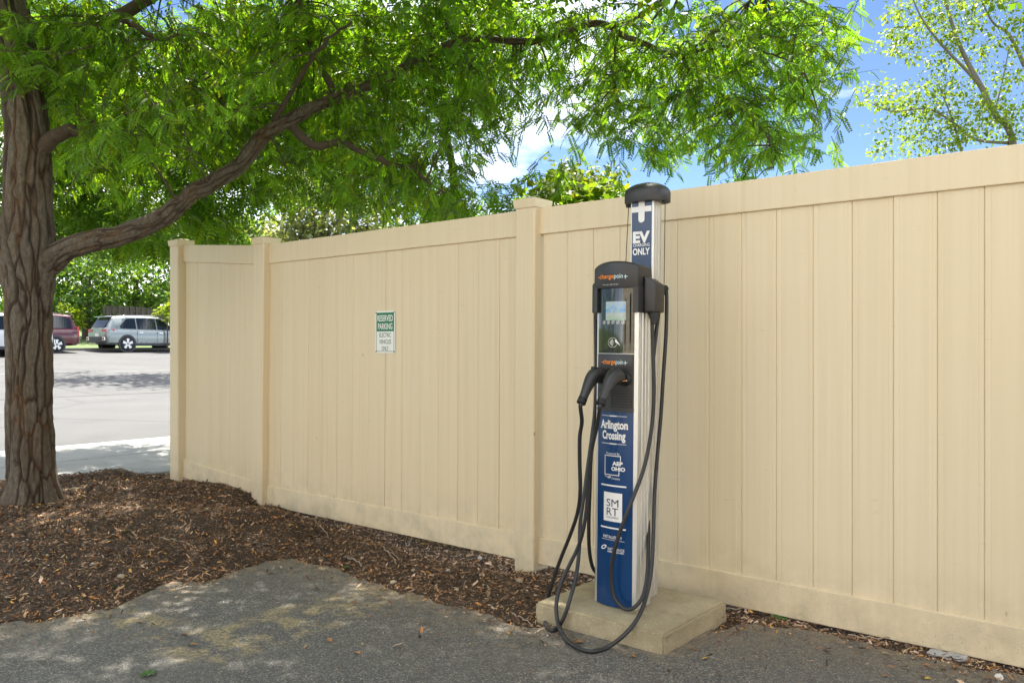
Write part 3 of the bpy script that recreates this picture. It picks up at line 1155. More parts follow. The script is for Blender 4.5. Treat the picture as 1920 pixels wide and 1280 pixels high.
# --- display
SCR = curved_part('display', GLASS, -0.0828, 0.0828, 1.010, 1.272, 0.004, 0.010, nx=24)
m = NT('lit_display')
p_ = m.obj()
band = m.ramp(m.sep(p_)[2], [(0.0, (0.10, 0.22, 0.12)), (0.35, (0.35, 0.50, 0.30)), (0.55, (0.12, 0.33, 0.62)), (1.0, (0.45, 0.55, 0.62))])
dn = m.ramp(m.rng(m.sep(p_)[2], 1.138, 1.215), [(0.0, (0.20, 0.42, 0.16)), (0.35, (0.55, 0.50, 0.38)), (0.5, (0.10, 0.36, 0.66)), (0.8, (0.32, 0.46, 0.62)), (1.0, (0.46, 0.50, 0.55))])
dn = m.mix(m.rng(m.noise(p_, 75, 2), 0.42, 0.6), dn, (0.42, 0.50, 0.45))
LIT = m.bsdf((0.01, 0.012, 0.012), 0.08, 0, None, **{'Emission Color': dn, 'Emission Strength': 0.16})
curved_part('lit_panel', LIT, -0.040, 0.052, 1.140, 1.215, 0.0046, 0.003, parent=SCR)


def ring(r0, r1, n=20, sx=1.0, sz=1.0):
    v, f = [], []
    for k in range(n):
        a = 2 * math.pi * k / n
        v += [(r0 * math.cos(a) * sx, r0 * math.sin(a) * sz), (r1 * math.cos(a) * sx, r1 * math.sin(a) * sz)]
    for k in range(n):
        k2 = (k + 1) % n
        f.append((2 * k, 2 * k + 1, 2 * k2 + 1, 2 * k2))
    return np.array(v), f


def arc(r, w, a0, a1, n=8):
    v, f = [], []
    for k in range(n + 1):
        a = math.radians(a0 + (a1 - a0) * k / n)
        v += [((r - w) * math.cos(a), (r - w) * math.sin(a)), ((r + w) * math.cos(a), (r + w) * math.sin(a))]
    for k in range(n):
        f.append((2 * k, 2 * k + 1, 2 * k + 3, 2 * k + 2))
    return np.array(v), f


for k in range(5):
    xk = -0.048 + k * 0.0225
    decal('icon', ring(0.0062, 0.0074), 0.0050, PRINT, xk, 1.132 - 0.0, parent=SCR)
    decal('icon', (np.array([(-0.004, -0.0025), (-0.001, -0.004), (0.0045, 0.0035), (0.0015, 0.004)]), [(0, 1, 2, 3)]), 0.0050, PRINT, xk, 1.132, parent=SCR)
decal('icon', ring(0.0185, 0.0195, 28, 1.15, 1.0), 0.0050, PRINT, -0.004, 1.052, parent=SCR)
for k in range(4):
    decal('icon', arc(0.006 + 0.0048 * k, 0.0010, -42, 42), 0.0050, PRINT, -0.022, 1.052, parent=SCR)
decal('icon', (np.array([(0.006, 0.010), (0.012, 0.012), (0.026, -0.004), (0.030, -0.012), (0.018, -0.003), (0.010, 0.0)]), [(0, 1, 2, 3, 4, 5)]), 0.0050, PRINT, 0.0, 1.052, parent=SCR)

# --- head housing
def arch(x):
    return 1.345 + 0.030 * math.sqrt(max(0.0, 1 - (x / 0.108) ** 2))


m = MB()
nx = 18
v, f = [], []
for i in range(nx + 1):
    x = -0.102 + 0.204 * i / nx
    y = bulge(max(-HW, min(HW, x)), 0.017)
    v += [(x, y, 1.268), (x, y, arch(x) - 0.008), (x, y + 0.010, arch(x)), (x, 0.086, arch(x) - 0.006), (x, 0.10, 1.268)]
for i in range(nx):
    q = 5 * i
    for k in range(5):
        k2 = (k + 1) % 5
        f.append((q + k, q + 5 + k, q + 5 + k2, q + k2))
f.append((0, 1, 2, 3, 4))
f.append((5 * nx + 4, 5 * nx + 3, 5 * nx + 2, 5 * nx + 1, 5 * nx))
m.add(v, f)
head = m.build('head_housing', BLACK, CH, smooth=True, bevel=0.002, seg=2)
for s in (-1, 1):
    m = MB()
    a, b = sorted((s * 0.0835, s * 0.104))
    m.add(*curved(a, b, 1.171, 1.272, 0.017, 0.09, nx=3))
    m.build('head_cheek', BLACK, head, bevel=0.002)
    # side wing with a sloped top carrying the cable outlet
    m = MB()
    xi, xo = s * 0.1045, s * 0.150
    ya, yb = 0.022, 0.112
    zi, zo = 1.318, 1.292
    v = [(xi, ya, 1.171), (xo, ya + 0.012, 1.171), (xo, yb, 1.171), (xi, yb, 1.171), (xi, ya, zi), (xo, ya + 0.012, zo), (xo, yb, zo - 0.012), (xi, yb, zi - 0.008)]
    f = [(0, 3, 2, 1), (4, 5, 6, 7), (0, 1, 5, 4), (1, 2, 6, 5), (2, 3, 7, 6), (3, 0, 4, 7)]
    if s < 0:
        f = [q[::-1] for q in f]
    m.add(v, f)
    m.build('cable_wing', BLACK, head, smooth=True, bevel=0.008, seg=3)
    # stepped strain relief
    m = MB()
    xc = s * 0.127
    pts_, rr = [], []
    for k in range(5):
        z = 1.172 - k * 0.0095
        r = 0.026 - k * 0.0036
        pts_ += [(xc, 0.067, z), (xc, 0.067, z - 0.006), (xc, 0.067, z - 0.0061), (xc, 0.067, z - 0.0094)]
        rr += [r, r, r - 0.004, r - 0.004]
    m.tube(pts_, rr, 16)
    m.build('strain_relief', DARKP, head)
brand(0.138, 1.312, -0.003, 0.0185, head)
decal('lettering', fit_text('Need help? 1-888-758-4389', 0.074, 0.0048, 0.0), 0.0182, PRINT, -0.010, 1.281, parent=head)

# --- tall rear mast with the sign, cap and cable retractor cords
MX, MY0, MY1 = 0.0555, 0.178, 0.262
prof = [(-MX, MY0 + 0.004), (-MX + 0.004, MY0), (MX - 0.004, MY0), (MX, MY0 + 0.004), (MX, MY0 + 0.018), (MX - 0.003, MY0 + 0.019), (MX - 0.003, MY0 + 0.024), (MX, MY0 + 0.025),
        (MX, MY0 + 0.040), (MX - 0.003, MY0 + 0.041), (MX - 0.003, MY0 + 0.047), (MX, MY0 + 0.048), (MX, MY1 - 0.02), (MX - 0.012, MY1 - 0.004), (MX - 0.028, MY1)]
prof += [(-MX + 0.028, MY1), (-MX + 0.012, MY1 - 0.004), (-MX, MY1 - 0.02)]
m = MB()
m.prism(prof, 0.0, 1.655)
mast = m.build('mast', ALU, CH, smooth=True)
for z in (0.35, 0.9):
    m = MB()
    m.box(-0.045, 0.045, 0.12, 0.182, z, z + 0.05)
    m.build('bracket', ALU, CH, bevel=0.002, seg=1)
m = MB()
m.box(-0.047, 0.047, MY0 - 0.0022, MY0 + 0.001, 1.25, 1.650)
msign = m.build('navy_sign', NAVY, CH)
YS = MY0 - 0.0028


def msg(geo, dz, dx=0.0, name='lettering', y=YS):
    return decal(name, geo, 0, PRINT, dx, dz, parent=msign, curve=False, y0=y)


K = 0.002214
msg(rect_geo(-0.047, 0.047, -0.0115, 0.0115), 1.606, name='plug_emblem')
vb = [(-0.0148, 0.1), (-0.0148, 0.016)] + [(-0.0148 * math.cos(t), 0.016 - 0.0148 * math.sin(t)) for t in np.linspace(0, math.pi, 11)] + [(0.0148, 0.1)]
msg((np.array(vb), [tuple(range(len(vb)))]), 1.549, name='plug_emblem', y=YS - 0.0005)
msg(fit_text('EV', 0.082, 0.049, 0.05), 1.490)
msg(fit_text('CHARGING', 0.080, 0.0125, 0.008), 1.4575)
msg(fit_text('ONLY', 0.082, 0.029, 0.03), 1.4305)

# cap: half-moon hood with a domed top
m = MB()
v, f = [], []
nr_, ns = 6, 22
for j in range(nr_ + 1):
    q = j / nr_
    s_ = math.cos(q * math.pi / 2 * 0.97)
    zz = 1.675 + 0.046 * math.sin(q * math.pi / 2)
    for k in range(ns):
        a = 2 * math.pi * k / ns
        x = 0.095 * math.copysign(abs(math.cos(a)) ** 0.75, math.cos(a)) * s_
        y = 0.222 + 0.074 * math.copysign(abs(math.sin(a)) ** 0.75, math.sin(a)) * s_
        v.append((x, y, zz))
low = []
for k in range(ns):
    x, y, z = v[k]
    low.append((x * 1.0, 0.222 + (y - 0.222) * 1.0, 1.636))
base = len(v)
v += low
f = [(j * ns + k, j * ns + (k + 1) % ns, (j + 1) * ns + (k + 1) % ns, (j + 1) * ns + k) for j in range(nr_) for k in range(ns)]
f.append(tuple(nr_ * ns + k for k in range(ns)))
f += [(base + k, base + (k + 1) % ns, (k + 1) % ns, k) for k in range(ns)]
f.append(tuple(base + k for k in range(ns))[::-1])
m.add(v, f)
cap = m.build('cap', BLACK, CH, smooth=True, bevel=0.003, seg=2)
for s in (-1, 1):
    m = MB()
    m.tube([(s * 0.088, 0.215, 1.640), (s * 0.088, 0.215, 1.626)], [0.014, 0.011], 12)
    m.build('cord_outlet', DARKP, cap)


def loc(p):
    return CHI @ Vector(p)


def cpath(rows, n=60, end=()):
    """rows of (photo x, photo y, local depth) -> smooth local path"""
    P = [loc(pxl(a, b, 2.817 + d)) for a, b, d in rows] + list(end)
    return spline([tuple(q) for q in P], n)


m = MB()
m.tube([(-0.088, 0.215, 1.63), (-0.094, 0.20, 1.30)], 0.0017, 6)
m.build('retractor_cord', DARKP, CH)
m = MB()
m.tube([(0.088, 0.215, 1.63), (0.092, 0.205, 1.25)], 0.0017, 6)
m.build('retractor_cord', DARKP, CH)

def connector(xs_, name='connector'):
    """plug with curved handle: nose in the holster, grip hanging forward"""
    root = MB()
    path = spline([(0, -0.040, 0.914, 0.021, 0.021), (0, -0.070, 0.920, 0.0275, 0.030), (0, -0.094, 0.922, 0.0275, 0.030), (0, -0.118, 0.909, 0.0255, 0.027),
                   (0, -0.140, 0.886, 0.021, 0.022), (0, -0.158, 0.861, 0.0178, 0.0182), (0, -0.175, 0.836, 0.0166, 0.0166)], 26)
    v, f = [], []
    ns = 18
    for i, q in enumerate(path):
        a = path[max(0, i - 1)][:3]
        b = path[min(len(path) - 1, i + 1)][:3]
        t = Vector(b - a).normalized()
        up = Vector((1, 0, 0)).cross(t).normalized()
        for k in range(ns):
            an = 2 * math.pi * k / ns
            c_, s_ = math.cos(an), math.sin(an)
            c_ = math.copysign(abs(c_) ** 0.85, c_)
            p = Vector(q[:3]) + Vector((1, 0, 0)) * c_ * q[3] + up * s_ * q[4]
            v.append((p.x + xs_, p.y, p.z))
    for i in range(len(path) - 1):
        for k in range(ns):
            k2 = (k + 1) % ns
            f.append((i * ns + k, i * ns + k2, (i + 1) * ns + k2, (i + 1) * ns + k))
    f.append(tuple(range(ns - 1, -1, -1)))
    f.append(tuple((len(path) - 1) * ns + k for k in range(ns)))
    root.add(v, f)
    o = root.build(name, BLACK, CH, smooth=True)
    # latch lever on top
    m = MB()
    m.add([(xs_ - 0.009, -0.052, 0.950), (xs_ + 0.009, -0.052, 0.950), (xs_ + 0.009, -0.112, 0.958), (xs_ - 0.009, -0.112, 0.958),
           (xs_ - 0.009, -0.052, 0.938), (xs_ + 0.009, -0.052, 0.938), (xs_ + 0.009, -0.112, 0.940), (xs_ - 0.009, -0.112, 0.940)],
          [(0, 3, 2, 1), (4, 5, 6, 7), (0, 1, 5, 4), (1, 2, 6, 5), (2, 3, 7, 6), (3, 0, 4, 7)])
    m.build('latch', DARKP, o, bevel=0.003)
    # rubber boot rings
    e, d = Vector((xs_, -0.175, 0.836)), Vector((0, -0.017, -0.025)).normalized()
    m = MB()
    pts_, rr = [], []
    for k in range(4):
        pts_ += [e + d * (k * 0.0062), e + d * (k * 0.0062 + 0.0042), e + d * (k * 0.0062 + 0.0043), e + d * (k * 0.0062 + 0.0061)]
        rr += [0.0185, 0.0185, 0.0148, 0.0148]
    pts_.append(e + d * 0.026)
    rr.append(0.013)
    m.tube(pts_, rr, 16)
    m.build('boot', DARKP, o)
    for k in range(3):
        m = MB()
        c = Vector((xs_ + 0.0275, -0.066 - 0.013 * k, 0.922 + 0.0005 * k))
        m.tube([c, c + Vector((0.0016, 0, 0))], 0.0022, 8)
        m.build('screw_hole', DARKP, o)
    m = MB()
    m.box(xs_ + 0.0262, xs_ + 0.0284, -0.075, -0.057, 0.9025, 0.9055)
    m.build('orange_mark', ORANGE, o)
    m = MB()
    m.box(xs_ + 0.0255, xs_ + 0.0278, -0.057, -0.046, 0.9030, 0.9055)
    m.build('white_mark', PRINT, o)
    return o, [tuple(e + d * 0.034 + Vector((0, 0.002, -0.004))), tuple(e + d * 0.018)]


c1, e1 = connector(-0.042)
c2, e2 = connector(0.048)

CR = 0.0079
# right cable: outlet - down - loop before the bollard - up to the clamp - down - big loop - connector
clampR = loc(pxl(1247, 543, 2.817 + 0.20))
R1 = [(1222.5, 592, 0.067), (1225, 680, 0.07), (1226, 740, 0.07), (1222, 800, 0.06), (1208, 875, 0.02), (1180, 950, -0.045), (1158, 1010, -0.065), (1146, 1065, -0.065),
      (1149, 1110, -0.06), (1162, 1134, -0.055), (1178, 1142, -0.05), (1194, 1134, -0.03), (1207, 1112, 0.0), (1214, 1070, 0.04), (1216, 1000, 0.09), (1213, 920, 0.11), (1212, 850, 0.12),
      (1216, 760, 0.125), (1224, 680, 0.13), (1232, 610, 0.16), (1240, 560, 0.19), (1248, 541, 0.205)]
R2 = [(1248, 541, 0.205), (1250, 556, 0.20), (1249, 620, 0.19), (1244, 700, 0.18), (1239, 780, 0.17), (1232, 860, 0.15), (1227, 930, 0.12), (1225, 1000, 0.08), (1222, 1060, 0.03),
      (1215, 1105, -0.03), (1200, 1150, -0.13), (1175, 1185, -0.20), (1140, 1212, -0.25), (1110, 1220, -0.32), (1085, 1214, -0.33), (1062, 1198, -0.288), (1047, 1170, -0.21),
      (1043, 1135, -0.18), (1050, 1100, -0.155), (1067, 1060, -0.13), (1084, 1025, -0.11), (1095, 985, -0.11), (1101, 940, -0.11), (1104, 890, -0.12), (1110, 840, -0.135),
      (1119, 800, -0.15)]
for nm, rows, en in (('cable', R1, ()), ('cable', R2, e2)):
    m = MB()
    m.tube(cpath(rows, 130, en), CR, 12)
    m.build(nm, RUBBER, CH, smooth=True)
L1 = [(1116.5, 588, 0.067), (1117.5, 680, 0.07), (1117, 740, 0.07), (1113, 800, 0.06), (1108, 860, 0.05), (1106, 920, 0.045), (1104, 980, 0.05), (1105, 1030, 0.07), (1111, 1062, 0.11), (1122, 1078, 0.16)]
L2 = [(1122, 700, 0.155), (1119, 740, 0.13), (1112, 800, 0.09), (1104, 860, 0.05), (1096, 920, 0.0), (1088, 980, -0.04), (1086, 1030, -0.06), (1080, 1080, -0.11), (1068, 1125, -0.172),
      (1058, 1155, -0.19), (1046, 1176, -0.20), (1034, 1181, -0.236), (1024, 1172, -0.20), (1021, 1150, -0.075), (1026, 1125, -0.03), (1036, 1090, -0.03), (1052, 1045, -0.04), (1070, 1000, -0.06),
      (1083, 960, -0.08), (1088, 920, -0.10), (1087, 870, -0.12), (1087, 820, -0.14), (1091, 790, -0.155)]
for nm, rows, en in (('cable', L1, ()), ('cable', L2, e1)):
    m = MB()
    m.tube(cpath(rows, 110, en), CR, 12)
    m.build(nm, RUBBER, CH, smooth=True)
# clamp knob at the right rear
cc = Vector(clampR)
m = MB()
m.tube([cc + Vector((-0.012, 0, 0.004)), cc + Vector((0.006, -0.010, 0.002)), cc + Vector((0.010, -0.014, 0.001))], [0.012, 0.0165, 0.012], 14)
m.tube([cc + Vector((-0.05, 0.02, 0.006)), cc + Vector((-0.012, 0, 0.004))], [0.007, 0.010], 10)
m.build('cable_clamp', DARKP, CH, smooth=True)



# ================================================================== FOLIAGE TOOLS
def frames(d, roll):
    """rotation matrices whose x axis is d, rolled about it; arrays (n,3),(n,)"""
    d = d / np.linalg.norm(d, axis=1, keepdims=True)
    up = np.tile(np.array([0.0, 0.0, 1.0]), (len(d), 1))
    y = np.cross(up, d)
    nrm = np.linalg.norm(y, axis=1, keepdims=True)
    y = np.where(nrm < 1e-4, np.array([0.0, 1.0, 0.0]), y / np.maximum(nrm, 1e-4))
    z = np.cross(d, y)
    c, s = np.cos(roll)[:, None], np.sin(roll)[:, None]
    y2 = y * c + z * s
    z2 = -y * s + z * c
    return np.stack([d, y2, z2], axis=2)


def scatter_leaves(tv, tf, pos, dirs, roll, size, cols):
    """copies of template (tv,tf) -> verts, faces, colours"""
    n, k = len(pos), len(tv)
    Rm = frames(dirs, roll)
    v = np.einsum('nij,kj->nki', Rm, tv) * size[:, None, None] + pos[:, None, :]
    f = tf[None, :, :] + (np.arange(n) * k)[:, None, None]
    c = np.repeat(cols, k, axis=0)
    return v.reshape(-1, 3), f.reshape(-1, tf.shape[1]), c


def compound_leaf(pairs=8, w=0.165, l=0.24):
    """pinnate leaf of unit length along x, slim leaflets"""
    v, f = [], []
    for i in range(pairs):
        x = 0.14 + 0.82 * i / (pairs - 1)
        sc = 1 - 0.35 * abs(i / (pairs - 1) - 0.45)
        drop = -0.25 * x * x
        for s in (-1, 1):
            b = len(v)
            a = math.radians(64 - 18 * i / pairs)
            dx, dy = math.cos(a) * l * sc, math.sin(a) * l * sc * s
            px_, py_ = -math.sin(a) * w * 0.5 * sc, math.cos(a) * w * 0.5 * s * sc
            for t, q, dz in ((0, 0, 0), (0.45, 1, -0.01), (1.0, 0, -0.07), (0.45, -1, -0.01)):
                v.append((x + dx * t + px_ * q, 0.008 * s + dy * t + py_ * q, drop + dz))
            q4 = tuple(range(b, b + 4))
            f.append(q4 if s > 0 else q4[::-1])
    return np.array(v), np.array(f)


def simple_leaf():
    v = np.array([(0, 0, 0), (0.45, 0.30, 0.05), (1.0, 0, -0.1), (0.45, -0.30, 0.05)])
    return v, np.array([(0, 1, 2, 3)])


def lobed_leaf():
    v = np.array([(0, 0, 0), (0.1, 0.42, 0.02), (0.45, 0.30, 0.03), (0.62, 0.50, 0.0), (0.68, 0.2, 0.0), (1.0, 0, -0.12), (0.68, -0.2, 0.0), (0.62, -0.50, 0.0), (0.45, -0.30, 0.03), (0.1, -0.42, 0.02)])
    return v, np.array([(0, 1, 2, 3, 4, 5, 6, 7, 8, 9)])


def greens(n, base, spread=0.25, yellow=0.15):
    c = np.array(base)[None, :] * (1 + rng.normal(0, spread, (n, 1))).clip(0.45, 1.8)
    yv = (rng.random((n, 1)) < yellow) * rng.random((n, 1))
    return np.clip(c + yv * np.array([[0.06, 0.05, 0.0]]), 0.004, 0.6)


# ================================================================== THE NEAR LOCUST TREE
tree = empty('locust_tree', pxz(58, 940, 0.10))
tag(tree, 'large honey locust with furrowed brown trunk and feathery leaves arching over the fence', 'tree')
T0 = tree.location.copy()


def rel(p):
    return Vector(p) - T0


def bark_tube(name, rows, sides, n, parent, amp, mat=BARK, zf=1.6, kf=3.0, flare=None, wob=0.0, cell=14.0):
    """rows (px,py,Y,radius) -> displaced bark mesh; carries a 'plate' attribute"""
    P = np.array([[*pxy(a, b, c), r] for a, b, c, r in rows])
    S = spline(P, n)
    if wob:
        for i in range(n):
            k = min(1.0, i / 30)
            for c_ in range(3):
                S[i][c_] += k * wob * (mnoise.noise(Vector((i * 0.045, c_ * 7.0, 1.0))) + 0.45 * mnoise.noise(Vector((i * 0.13, c_ * 7.0, 5.0))))
            S[i][3] *= 1 + 0.16 * mnoise.noise(Vector((i * 0.10, 3.3, 9.0)))
    v, f, pl, tone = [], [], [], []
    t0 = Vector(S[1][:3] - S[0][:3]).normalized()
    u = Vector((1, 0, 0))
    u = (u - t0 * u.dot(t0)).normalized()
    run = 0.0
    for i in range(n):
        t = Vector(S[min(i + 1, n - 1)][:3] - S[max(i - 1, 0)][:3]).normalized()
        u = (u - t * u.dot(t)).normalized()
        w = t.cross(u)
        if i:
            run += np.linalg.norm(S[i][:3] - S[i - 1][:3])
        r = S[i][3]
        for k in range(sides):
            a = 2 * math.pi * k / sides
            ca, sa = math.cos(a), math.sin(a)
            X_, Y_, Z_ = ca * r * cell, sa * r * cell, run * cell * 0.065
            wv = mnoise.noise(Vector((X_ * 0.6, Y_ * 0.6, Z_ * 3.0)))
            wv2 = mnoise.noise(Vector((X_ * 0.6 + 9, Y_ * 0.6, Z_ * 3.0)))
            wv3 = mnoise.noise(Vector((X_ * 1.9 + 4, Y_ * 1.9, Z_ * 9.0))) * 0.22
            dd, pp = mnoise.voronoi(Vector((X_ + wv * 0.8 + wv3, Y_ + wv2 * 0.8 - wv3, Z_ + wv * 0.35 + wv3 * 0.5)))
            e = dd[1] - dd[0]
            hsh = math.sin(pp[0].x * 12.99 + pp[0].y * 78.2 + pp[0].z * 37.7) * 43758.5
            hsh -= math.floor(hsh)
            p = max(0.0, min(1.0, (e - 0.02) / 0.20))
            p = p ** 0.8
            fine = mnoise.noise(Vector((ca * 9, sa * 9, run * 14))) * 0.15 + mnoise.noise(Vector((X_ * 3, Y_ * 3, Z_ * 6))) * 0.12
            rg = mnoise.noise(Vector((ca * r * 34 + wv, sa * r * 34 + wv2, run * 3.2)))
            rr = r + amp * (p * (0.55 + 0.45 * hsh) - 0.45 + fine + 0.30 * rg)
            tone.append(hsh)
            if flare is not None:
                h = max(0.0, 1 - run / 0.42)
                rr += flare * h * h * (1 + 0.35 * math.sin(a * 5 + 1.3) + 0.2 * math.sin(a * 3))
            v.append(Vector(S[i][:3]) + (u * ca + w * sa) * rr - T0)
            pl.append(p)
    for i in range(n - 1):
        for k in range(sides):
            k2 = (k + 1) % sides
            f.append((i * sides + k, i * sides + k2, (i + 1) * sides + k2, (i + 1) * sides + k))
    f.append(tuple((n - 1) * sides + k for k in range(sides)))
    me = pyd(name, v, f)
    at_ = me.attributes.new('plate', 'FLOAT', 'POINT')
    at_.data.foreach_set('value', np.array(pl, dtype=np.float32))
    at_ = me.attributes.new('tone', 'FLOAT', 'POINT')
    at_.data.foreach_set('value', np.array(tone, dtype=np.float32))
    return link(name, me, mat, parent, smooth=True), S


trunk, TS = bark_tube('trunk', [(60, 975, 5.42, 0.1419), (58, 900, 5.42, 0.1359), (56, 800, 5.42, 0.1316), (55, 680, 5.42, 0.1307), (54, 580, 5.42, 0.1350), (54, 510, 5.42, 0.1514), (52, 450, 5.42, 0.1514),
                                (52, 390, 5.42, 0.1376), (52, 320, 5.43, 0.1307), (51, 250, 5.44, 0.1221), (42, 170, 5.46, 0.1118), (28, 60, 5.5, 0.1032), (14, -80, 5.55, 0.0946), (34, -300, 5.65, 0.0774), (64, -520, 5.7, 0.0516)],
                      170, 380, tree, 0.026, flare=0.075, cell=15.0)
limb_rows = [(62, 540, 5.42, 0.0968), (88, 496, 5.42, 0.0868), (125, 468, 5.42, 0.0728), (180, 449, 5.45, 0.0650), (250, 432, 5.5, 0.0620), (310, 402, 5.55, 0.0597), (360, 366, 5.6, 0.0565), (420, 328, 5.68, 0.0542), (470, 278, 5.75, 0.0526),
             (520, 240, 5.8, 0.0465), (575, 208, 5.85, 0.0403), (631, 184, 5.9, 0.0371), (725, 142, 5.95, 0.0333), (800, 104, 6.0, 0.0287), (856, 80, 6.0, 0.0255), (916, 75, 6.0, 0.0240), (991, 80, 6.05, 0.0232), (1040, 67, 6.05, 0.0232),
             (1085, 50, 6.1, 0.0232), (1134, 48, 6.1, 0.0224), (1165, 62, 6.1, 0.0194), (1205, 82, 6.15, 0.0171), (1241, 98, 6.15, 0.0155), (1275, 106, 6.2, 0.0139), (1305, 150, 6.2, 0.0100), (1345, 172, 6.2, 0.0070), (1400, 200, 6.3, 0.0047)]
limb, LS = bark_tube('limb', limb_rows, 64, 420, tree, 0.012, wob=0.030, cell=22.0)
left_limb, _ = bark_tube('limb', [(45, 540, 5.42, 0.12), (18, 480, 5.40, 0.10), (-30, 430, 5.36, 0.085), (-120, 370, 5.3, 0.075), (-260, 300, 5.2, 0.065), (-420, 180, 5.1, 0.05), (-600, 20, 5.0, 0.03)], 30, 70, tree, 0.010, zf=3, kf=1.8)
OTHER = [
    [(60, 300, 5.43, 0.075), (95, 262, 5.44, 0.052), (130, 246, 5.48, 0.040), (178, 243, 5.55, 0.026), (230, 218, 5.7, 0.018), (290, 205, 5.9, 0.011), (350, 170, 6.1, 0.004)],
    [(540, 232, 5.82, 0.036), (590, 273, 5.85, 0.030), (638, 268, 5.9, 0.026), (684, 288, 5.95, 0.023), (729, 306, 6.0, 0.020), (777, 319, 6.05, 0.017), (800, 340, 6.05, 0.012), (850, 372, 6.1, 0.007)],
    [(1134, 48, 6.1, 0.018), (1165, 47, 6.1, 0.015), (1210, 24, 6.15, 0.013), (1250, 2, 6.2, 0.011), (1300, -40, 6.3, 0.008)],
    [(1241, 98, 6.15, 0.014), (1280, 98, 6.15, 0.012), (1318, 80, 6.15, 0.011), (1350, 50, 6.2, 0.010), (1385, 20, 6.25, 0.008), (1430, -20, 6.3, 0.006)],
    [(1275, 106, 6.2, 0.013), (1330, 92, 6.15, 0.011), (1395, 86, 6.1, 0.009), (1450, 103, 6.1, 0.007), (1510, 130, 6.1, 0.005)],
    [(40, 180, 5.46, 0.07), (90, 110, 5.5, 0.06), (160, 60, 5.6, 0.05), (260, 10, 5.8, 0.042), (400, -90, 6.0, 0.035), (600, -220, 6.2, 0.025), (900, -330, 6.4, 0.015)],
    [(30, 120, 5.48, 0.06), (-40, 30, 5.4, 0.05), (-150, -60, 5.2, 0.04), (-300, -200, 5.0, 0.03)],
    [(631, 184, 5.9, 0.03), (600, 120, 5.95, 0.024), (575, 60, 6.0, 0.02), (560, 0, 6.05, 0.016), (545, -80, 6.1, 0.012)],
    [(856, 80, 6.0, 0.02), (835, 40, 6.05, 0.016), (830, -10, 6.1, 0.013), (850, -90, 6.2, 0.009)],
    [(500, 250, 5.8, 0.022), (560, 150, 5.6, 0.016), (600, 90, 5.4, 0.012), (660, 40, 5.2, 0.008)],
    [(160, 60, 5.6, 0.03), (240, 45, 5.4, 0.022), (300, 75, 5.3, 0.012), (345, 60, 5.3, 0.004)],
    [(1340, 170, 6.2, 0.009), (1400, 215, 6.2, 0.007), (1440, 260, 6.2, 0.005), (1450, 320, 6.2, 0.003)],
    [(1160, 60, 6.1, 0.011), (1150, 130, 6.15, 0.008), (1165, 200, 6.2, 0.006), (1190, 260, 6.2, 0.004)],
]
bank = [np.array([S[:3] for S in LS[60:]]), np.array([S[:3] for S in TS[200:]])]
for rows in OTHER:
    P = np.array([[*pxy(a, b, c), r] for a, b, c, r in rows])
    S = spline(P, 8 * len(rows))
    wob = np.array([[mnoise.noise(Vector((i * 0.35, k * 9.0, rows[0][0]))) for k in range(3)] for i in range(len(S))]) * 0.018
    m = MB()
    m.tube(S[:, :3] + wob - np.array(T0), S[:, 3], 10)
    o = m.build('branch', TWIG, tree, smooth=True)
    bank.append(S[:, :3])
bank = np.vstack(bank)

DENS = """
99846688888876537885
99747888888767878885
99988888888746988885
69999987878634678872
26876677765311266751
02443233455201100440
00111111234200000000
""".split()
leafv, leaff, leafc, twv, twf = [], [], [], [], []
CT, CTF = compound_leaf(7)
tw = MB()
anchors = []
LPIX = spline([(a, b) for a, b, c, r in limb_rows], 160)
for r, row in enumerate(DENS):
    for c, ch in enumerate(row[:20]):
        nleaf = int((int(ch) / 9) ** 1.3 * 255)
        nt = max(0, round(nleaf / 9))
        for _ in range(nt):
            px = 80 * (c + rng.random())
            py = 60 * (r + rng.random())
            # keep clear gaps where the photo shows open sky
            if mnoise.noise(Vector((px / 46, py / 46, 4.0))) < -0.30 and int(ch) < 8:
                continue
            Y = rng.uniform(5.3, 7.4) if c < 5 else rng.uniform(5.6, 7.7)
            if r >= 5 and c < 8:
                Y = rng.uniform(7.0, 8.0)
            if c < 7 and r < 5 and rng.random() < 0.2 and not (px < 150 and py > 150):
                Y = rng.uniform(4.7, 5.3)
            if px < 120 and py > 170:
                Y = rng.uniform(5.9, 7.4)
            # the big limb stays in clear view from below
            dl = np.sqrt(((LPIX - np.array([px, py])) ** 2).sum(1)).min()
            if dl < 80 and Y < 6.3:
                if px < 590 or rng.random() < 0.25:
                    Y = rng.uniform(6.3, 7.4)
            anchors.append((px, py, Y))
pos, dirs, size, col = [], [], [], []


def add_twig(start, d, L, nl, shade=1.0, keep=None):
    d = d / np.linalg.norm(d)
    p = start.copy()
    pts_ = [p.copy()]
    for k in range(3):
        d = d + np.array([0, 0, -0.16]) + rng.normal(0, 0.10, 3)
        d /= np.linalg.norm(d)
        p = p + d * L / 3
        pts_.append(p.copy())
    tw.tube([tuple(q - np.array(T0)) for q in pts_], [0.0034, 0.0028, 0.002, 0.0012], 4, cap=False)
    side = 1
    for k in range(nl):
        t = (k + 0.6) / nl * 3
        i = min(2, int(t))
        q = pts_[i] + (pts_[i + 1] - pts_[i]) * (t - i)
        dd = (pts_[i + 1] - pts_[i])
        dd /= np.linalg.norm(dd)
        sv_ = np.cross(dd, np.array([0, 0, 1.0]))
        sv_ /= max(1e-3, np.linalg.norm(sv_))
        ld = dd * 0.45 + sv_ * side * 0.7 + np.array([0, 0, -0.50]) + rng.normal(0, 0.32, 3)
        side = -side
        pos.append(q)
        dirs.append(ld)
        size.append(rng.uniform(0.075, 0.13))
    return pts_[-1]


